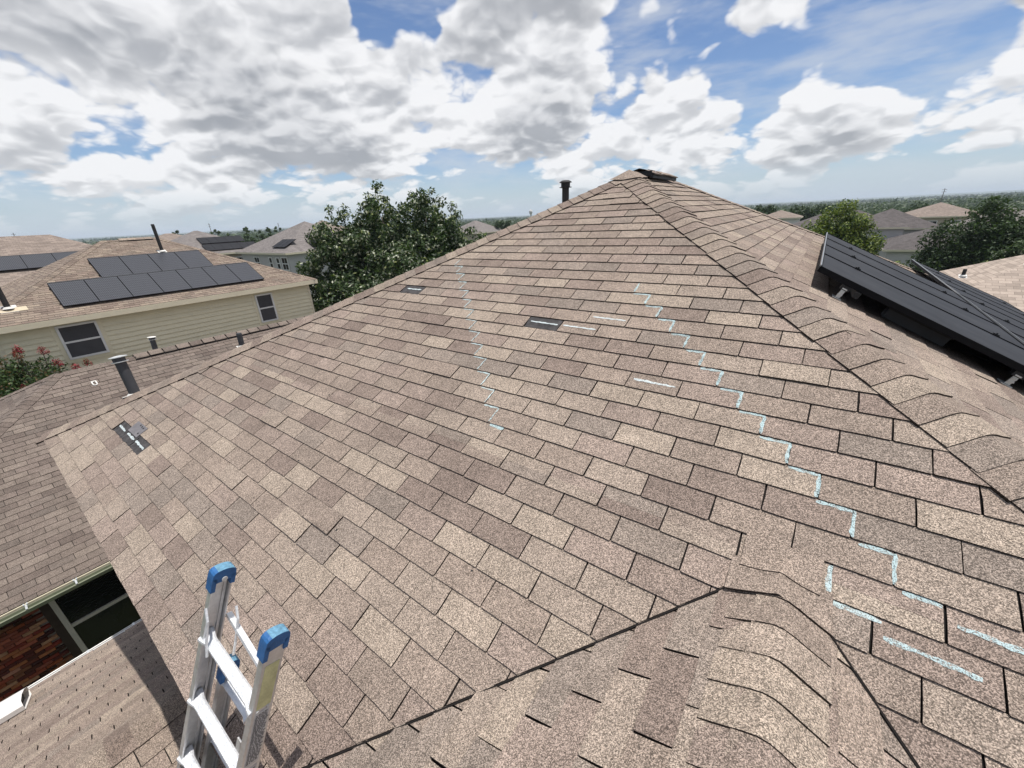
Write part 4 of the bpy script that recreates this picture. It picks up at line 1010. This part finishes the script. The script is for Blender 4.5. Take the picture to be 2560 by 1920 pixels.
solar_array('solar_array', (-46, 25, -1.6), 'narrow solar column on the right slope of the pale grey house', (-46.9, 24.6, -2.45 + .5 * (46.9 - 45.0) + .05), (0, 1, 0), dnB, nFx, [(c, 0) for c in range(3)], .99, 1.6, .12, 'solar_black', 'frame_black', None, clamps=False)
hip_house('hip_roof_house', 'low tan roof peeping over the siding house ridge with a dark panel', -98, -86, 18, 31, -2.4, .38, G0, 'roof_brown', 'wall_tan')
hip_house('hip_roof_house', 'brown hipped roof left of the big leafy tree, behind the pale grey house', -80, -67, 36, 49, -2.5, .5, G0, 'roof_brown', 'wall_tan')
hip_house('hip_roof_house', 'grey roof seen low between the big leafy tree and the left hip', -84, -73, 84, 96, -3.6, .5, -Z0 - 1.2, 'roof_grey', 'wall_tan')
hip_house('hip_roof_house', 'near-black pyramid roof right of the lime green tree', 2.2, 12.0, 78, 88, -3.95, .46, -Z0 - 1.2, 'roof_dark', 'wall_grey')
hip_house('hip_roof_house', 'brown hipped roof behind and right of the near-black pyramid roof', 10.6, 20.4, 102, 113, -3.4, .40, -Z0 - 1.2, 'roof_brown', 'wall_tan', [('-y', 14.4, -4.7, 1.2, 1.3), ('-y', 17.2, -4.7, 1.2, 1.3)])
hip_house('hip_roof_house', 'dark roof to the left of the lime green tree', -4.6, 7.5, 69, 79, -3.35, .40, -Z0 - 1.2, 'roof_dark', 'wall_grey')
hip_house('hip_roof_house', 'small tan roof among dark trees near the far ridge end', -10.6, -4.4, 92, 99, -2.55, .36, -Z0 - 1.2, 'roof_brown', 'wall_white')
hip_house('hip_roof_house', 'grey gabled house front seen below the near-black roof', 5.6, 12.6, 58.5, 69, -5.0, .40, -Z0 - 1.0, 'roof_dark', 'wall_grey')
hip_house('hip_roof_house', 'grey roof hidden behind the dark evergreen', 12.0, 20, 66, 76, -3.9, .5, -Z0 - 1.2, 'roof_grey', 'wall_white')
hip_house('hip_roof_house', 'brown-grey roof at the right photo edge behind the dark evergreen', 18.5, 29, 74, 86, -3.6, .5, -Z0 - 1.2, 'roof_grey', 'wall_tan')
lr_h, _ = hip_house('hip_roof_house', 'broad pale tan shingle roof next door, right of the solar panels', 3.0, 21, 24.4, 36.2, -5.6, .5, -Z0, 'roof_light', 'wall_tan')
for x_, y_, lab in ((5.6, 28.0, 'left dark stub vent on the pale tan roof'), (7.7, 28.9, 'right dark stub vent on the pale tan roof')):
    z_ = -5.6 + .5 * (y_ - 24.0); vent_pipe((x_, y_, z_), (x_, y_, z_ + .34), .07, lab, 'dark_pipe', 'dark_pipe', 'stub', .14, (0, -SN, CS))

# ================================================================= trees
def leaves(clumps, n, size, seed, up=.3):
    """clumps: rows of x, y, z, radius; returns N x 4 x 3 leaf quads spread through the clumps"""
    rg = np.random.default_rng(seed); C = np.array(clumps); w = C[:, 3] ** 2; idx = rg.choice(len(C), n, p=w / w.sum())
    d = rg.normal(size=(n, 3)); d /= np.linalg.norm(d, axis=1)[:, None]; r = C[idx, 3] * rg.random(n) ** .45
    p = C[idx, :3] + d * r[:, None]
    nn = d + rg.normal(size=(n, 3)) * .7 + np.array([0, 0, up]); nn /= np.linalg.norm(nn, axis=1)[:, None]
    t = np.cross(nn, rg.normal(size=(n, 3))); t /= np.linalg.norm(t, axis=1)[:, None]; b = np.cross(nn, t)
    s = size * rg.uniform(.6, 1.4, n)[:, None]
    return np.stack([p - t * s, p - b * s * .45, p + t * s, p + b * s * .45], 1), p, d
def clumpify(blobs, per, frac, seed, flat=1.0):
    rg = np.random.default_rng(seed); out = []
    for x, y, z, rx, rz in blobs:
        k = max(14, int(per * rx * rx / 6)); d = rg.normal(size=(k, 3)); d /= np.linalg.norm(d, axis=1)[:, None]
        rad = rg.uniform(.12, 1.0, k) ** .5
        for q, f in zip(d, rad): out.append((x + q[0] * rx * f, y + q[1] * rx * f, z + q[2] * rz * f, rx * frac * rg.uniform(.6, 1.3)))
    return out
def tree(name, label, base, blobs, n, size, mats, weights, seed, group=None, per=26, frac=.26, trunk_r=.16, core=True, cat='tree'):
    t = thing(name, base, label, cat, group); rg = np.random.default_rng(seed + 5)
    cl_ = clumpify(blobs, per, frac, seed); V, p, d = leaves(cl_, n, size, seed)
    mi = rg.choice(len(mats), n, p=np.array(weights) / sum(weights))
    cr = quads('crown', V, mats, mi, t)
    mb = MB(); b = Vector(base); tops = sorted(blobs, key=lambda q: -q[2])[:5]; fork = b + Vector((0, 0, max(.8, (min(q[2] for q in blobs) - base[2]) * .6)))
    mb.tube([b, b.lerp(fork, .5) + Vector((.05, .03, 0)), fork], [trunk_r * 1.3, trunk_r, trunk_r * .85], 9)
    for q in tops:
        e = Vector(q[:3]); m_ = fork.lerp(e, .5) + Vector((rg.uniform(-.3, .3), rg.uniform(-.3, .3), .2)); mb.tube([fork - Vector((0, 0, .1)), m_, e], [trunk_r * .6, trunk_r * .4, trunk_r * .12], 7)
    mb.build('trunk', 'bark', t, smooth=True)
    return t
tree('leafy_tree', 'big leafy tree with silvery leaf flecks behind the left hip', (-20.9, 16.9, -Z0),
     [(-23.0, 14.0, -1.0, 1.7, 1.9), (-22.3, 14.8, -2.2, 2.1, 2.2), (-21.5, 16.2, .35, 1.45, 1.8), (-21.6, 15.8, -1.0, 1.8, 1.8), (-20.9, 16.8, -2.0, 1.7, 1.6), (-19.8, 18.2, .25, 1.5, 1.6), (-19.3, 18.6, -.6, 1.6, 1.8), (-18.4, 19.6, -1.5, 1.4, 1.5), (-17.7, 20.4, -2.6, 1.5, 1.7),
      (-23.9, 13.2, -3.3, 1.7, 2.0), (-22.0, 15.0, -4.4, 2.9, 2.5), (-20.2, 17.2, -3.6, 3.0, 2.7), (-18.4, 19.4, -4.0, 2.7, 2.3), (-17.0, 21.2, -3.2, 1.3, 1.6), (-21.0, 16.2, -6.0, 3.4, 1.4)],
     250000, .105, ['leaf_dark', 'leaf_mid', 'leaf_pale'], [6, 3.8, 1.9], 51, per=120, frac=.25, trunk_r=.24)
tree('leafy_tree', 'bright lime green tree above the solar panels', (1.7, 32.0, -Z0),
     [(.1, 32, -2.3, 1.6, 1.8), (.9, 32.2, -1.6, 1.4, 1.5), (1.4, 32, -2.7, 1.4, 1.7), (-.2, 32, -3.6, 1.5, 1.6), (2.8, 31.8, -4.4, 1.4, 1.5), (1.2, 32, -4.0, 1.6, 1.6), (2.3, 31.8, -4.9, 1.3, 1.3), (3.2, 31.8, -5.6, 1.1, 1.2), (.6, 32, -5, 1.9, 2), (2.2, 32, -5.8, 1.8, 1.6)], 80000, .075, ['leaf_lime', 'leaf_mid', 'leaf_dark'], [5, 3, 1.2], 52, per=120, frac=.30)
tree('evergreen_tree', 'tall dark evergreen at the right behind the pale tan roof', (9.4, 44.5, -Z0 - .2),
     [(8.9, 44.5, -1.8, 1.3, 1.7), (9.6, 44.3, -2.6, 1.9, 2.0), (8.0, 44.6, -3.6, 1.9, 2.0), (10.6, 44.2, -3.3, 1.9, 1.8), (7.2, 44.4, -5.2, 1.6, 1.6), (9.5, 44.2, -5.4, 3.0, 2.0), (11.5, 44, -5, 1.8, 1.6)], 56000, .11, ['leaf_dark', 'leaf_far', 'leaf_mid'], [7, 3, 1.2], 53, per=110, frac=.30)
tree('leafy_tree', 'round mid-green shrub-like tree in front of the dark evergreen', (11.0, 40.6, -Z0 - .1), [(10.6, 40.6, -4.0, 1.5, 1.4), (9.4, 40.9, -5.2, 1.4, 1.3), (11.6, 40.4, -4.8, 1.4, 1.5)], 20000, .10, ['leaf_mid', 'leaf_dark', 'leaf_pale'], [5, 4, .8], 54, per=60, frac=.30)
for i_, (x_, y_, z_, r_) in enumerate(((-12.2, 112, -3.0, 4.2), (-5.0, 116, -3.1, 4.6), (-8.4, 105, -4.6, 3.0), (-1.5, 125, -3.2, 4.5), (-74, 96, -3.3, 4.4), (-69, 101, -3.6, 4.6), (16, 130, -4.2, 5), (24, 118, -4.5, 5))):
    tree('leafy_tree', ['dark round tree nearest the far ridge end on the right', 'wide dark tree left of the lime green tree', 'low bush below the far dark trees', 'dark tree just behind the lime green tree', 'dark bushy tree low beside the left hip', 'second dark tree beside the left hip', 'dark tree behind the brown hipped roof', 'tree left of the dark evergreen, behind the roofs'][i_],
         (x_, y_, -Z0 - 1.2), [(x_, y_, z_, r_ * .7, r_ * .55), (x_ - r_ * .5, y_, z_ - 1, r_ * .6, r_ * .5), (x_ + r_ * .5, y_ + .5, z_ - .8, r_ * .6, r_ * .5)], 2600, .34, ['leaf_dark', 'leaf_far'], [3, 2], 60 + i_, group='trees among the far houses')
for i_ in range(13):
    y_ = 29 + i_ * 1.5 + (1.5 if i_ > 6 else 0); x_ = -104 + 2.2 * math.sin(i_ * 2.1); h_ = .9 + .7 * math.sin(i_ * 1.7)
    tree('cypress_tree', ['leftmost', 'second', 'third', 'fourth', 'fifth', 'sixth', 'seventh', 'eighth', 'ninth', 'tenth', 'eleventh', 'twelfth', 'rightmost'][i_] + ' tree from the left in the dark row beyond the left roofs', (x_, y_, G0), [(x_, y_, -2.6 + h_ * .5, 1.1, 2.6), (x_ + .4, y_ + .5, -3.6, 1.3, 2.2)], 900, .26, ['leaf_mid', 'leaf_dark', 'leaf_far'], [2, 2, 2], 80 + i_, group='tree row beyond the left roofs')
# flowering shrub between the low roof and the siding wall
fl = [(-19.6, -.35, -4.1, .85, .9), (-19.6, .35, -4.3, .75, .8), (-19.6, .95, -4.6, .6, .7), (-19.6, .40, -3.55, .2, .5), (-19.55, .88, -3.7, .2, .5), (-19.6, -.6, -3.5, .5, .5), (-19.55, 1.15, -4.2, .28, .5), (-19.5, 1.62, -4.4, .2, .5), (-19.6, -.9, -5.2, 1.2, 1.0), (-19.6, .6, -5.6, 1.1, 1.0)]
sh = tree('flowering_shrub', 'dark shrub with red flower heads in front of the siding wall', (-19.6, .2, -Z0), fl, 42000, .05, ['leaf_dark', 'leaf_mid', 'leaf_rust'], [5, 4, 1], 97, per=400, frac=.36, trunk_r=.05, cat='shrub')
for i_, (x_, y_, z_) in enumerate(((-19.5, .39, -3.02), (-19.48, .86, -3.2), (-19.47, 1.04, -3.66), (-19.45, 1.38, -3.95), (-19.3, .11, -4.2), (-19.4, .30, -3.2), (-19.43, 1.68, -3.85), (-19.4, -.5, -3.35))):
    mb = MB(); mb.tube([(x_ - .15, y_ * .9, z_ - 1.1), (x_, y_, z_)], [.02, .01], 5); mb.build('stem', 'bark', sh)
    V, _, _ = leaves([(x_, y_, z_, .10), (x_ + .02, y_ + .06, z_ - .12, .09), (x_, y_ - .05, z_ - .1, .08)], 160, .028, 200 + i_); quads('flower_head', V, ['flower_red', 'leaf_rust'], np.random.default_rng(i_).choice(2, 160, p=[.8 if i_ < 5 else .3, .2 if i_ < 5 else .7]), sh)
# wooded plain out to the horizon
rg = np.random.default_rng(99); W = []
for lo, hi, cnt, per, size in ((112, 260, 1500, 46, .62), (260, 700, 3000, 18, 1.35), (700, 3200, 5000, 8, 3.6)):
    th = np.radians(rg.uniform(58, 188, cnt)); rr_ = np.sqrt(rg.uniform(lo ** 2, hi ** 2, cnt)); hs = rg.uniform(2.6, 4.4, cnt)
    keep = ~((np.degrees(th) > 150) & (rr_ < 190))
    for a, r, h in zip(th[keep], rr_[keep], hs[keep]):
        g_ = ground_z(min(r, 900)); V, _, _ = leaves([(r * math.cos(a), r * math.sin(a), g_ + h * .62, h * .9), (r * math.cos(a) + h * .7, r * math.sin(a), g_ + h * .45, h * .7)], per, size, int(r * 1000) % 99991, up=.6); W.append(V)
W = np.concatenate(W); tag(quads('woodland', W, ['leaf_far', 'leaf_dark', 'leaf_mid'], rg.choice(3, len(W), p=[.72, .22, .06]), loc=(0, 200, -Z0 - 2)), 'green wooded plain reaching the horizon', 'woodland', kind='stuff')
# long white sheds, a water tower and a crane on the horizon
for i_, (x_, y_, w_, h_, lab) in enumerate(((-185, 1750, 46, 7, 'long white shed on the horizon right of the roof ridge, nearest the ridge'), (-128, 1800, 30, 6, 'white shed on the horizon, middle of the group right of the ridge'), (-80, 1700, 40, 6.5, 'white shed on the horizon above the lime green tree edge'), (30, 1900, 34, 6, 'pale shed on the horizon above the near-black roof'), (300, 1800, 50, 6, 'pale shed on the horizon at the right photo edge'),
                                           (-520, 128, 26, 7, 'white warehouse behind the siding house ridge'), (-480, 60, 18, 7, 'white warehouse between the two left roofs'))):
    t = thing('white_shed', (x_, y_, -Z0 - 1.5), lab, 'warehouse', 'sheds on the horizon'); mb = MB(); ax = (w_ / 2, 0, 0) if i_ < 5 else (8, 0, 0); ay = (0, 12, 0) if i_ < 5 else (0, w_ / 2, 0)
    mb.box((x_, y_, -Z0 - 1.5 + h_ / 2), ax, ay, (0, 0, h_ / 2)); mb.build('wall', 'wall_white', t)
    mb = MB(); mb.box((x_, y_, -Z0 - 1.4 + h_), tuple(v * 1.02 for v in ax), tuple(v * 1.02 for v in ay), (0, 0, .25)); mb.build('roof', 'concrete', t)
wt = thing('water_tower', (-333, 499, -Z0 - 1.5), 'small pale water tower on the horizon left of the left hip', 'water tower'); b = Vector((-333, 499, -Z0 - 1.5))
mb = MB(); mb.tube([b, b + Vector((0, 0, 11))], [1.5, 1.1], 12); mb.build('shaft', 'concrete', wt)
mb = MB(); mb.tube([b + Vector((0, 0, z)) for z in (10.5, 12, 14.5, 16, 16.6)], [1.1, 2.3, 2.4, 1.3, .3], 14); mb.build('tank', 'concrete', wt, smooth=True)
for x_, y_, h_, lab in ((-398, 30, 14, 'thin power pole on the horizon at the left photo edge'), (-380, 128, 15, 'thin power pole on the horizon above the siding house ridge'), (-350, 165, 13, 'thin power pole on the horizon left of the big leafy tree'), (60, 420, 13, 'thin power pole on the horizon above the dark roofs on the right')):
    t = thing('power_pole', (x_, y_, -Z0 - 1.5), lab, 'power pole', 'power poles on the horizon'); b = Vector((x_, y_, -Z0 - 1.5)); mb = MB(); mb.tube([b, b + Vector((0, 0, h_))], [.28, .16], 8); mb.build('pole', 'bark', t)
    for z_ in (.8, 2.2): mb = MB(); mb.bar(b + Vector((-1.0, 1.0, h_ - z_)), b + Vector((1.0, -1.0, h_ - z_)), .16, .2); mb.build('cross_arm', 'bark', t)
# fence by the far lawn
fc = thing('wooden_fence', (-33.5, 19.5, -Z0), 'dark wooden picket fence under the big leafy tree', 'fence')
p0, p1 = Vector((-36.5, 17.0, 0)), Vector((-31.0, 22.5, 0)); n_ = 44
for i_ in range(n_):
    p = p0.lerp(p1, i_ / n_); mb = MB(); mb.box((p.x, p.y, -Z0 + .98 + .02 * (i_ % 3)), (.075 * .7, .075 * .7, 0), (.008, -.008, 0), (0, 0, .98)); mb.build('picket', 'fence_wood', fc)
mb = MB()
for z_ in (.4, 1.5): mb.bar((p0.x - .03, p0.y + .03, -Z0 + z_), (p1.x - .03, p1.y + .03, -Z0 + z_), .04, .09)
mb.build('fence_rail', 'fence_wood', fc)

# moist summer air over the plain
hz = MB(); hz.box((0, 0, 17.0), (14500, 0, 0), (0, 14500, 0), (0, 0, 33.0)); hm = bpy.data.materials.new('haze_air'); hm.use_nodes = True; T = NT(hm.node_tree)
o_ = T.n('ShaderNodeOutputMaterial'); v_ = T.n('ShaderNodeVolumePrincipled'); v_.inputs['Color'].default_value = (.80, .90, 1.0, 1); v_.inputs['Density'].default_value = .00022; v_.inputs['Anisotropy'].default_value = 0.0
T.l(v_.outputs[0], o_.inputs['Volume']); MAT['haze_air'] = hm
tag(hz.build('haze', 'haze_air', loc=(0, 0, -16)), kind='stuff')
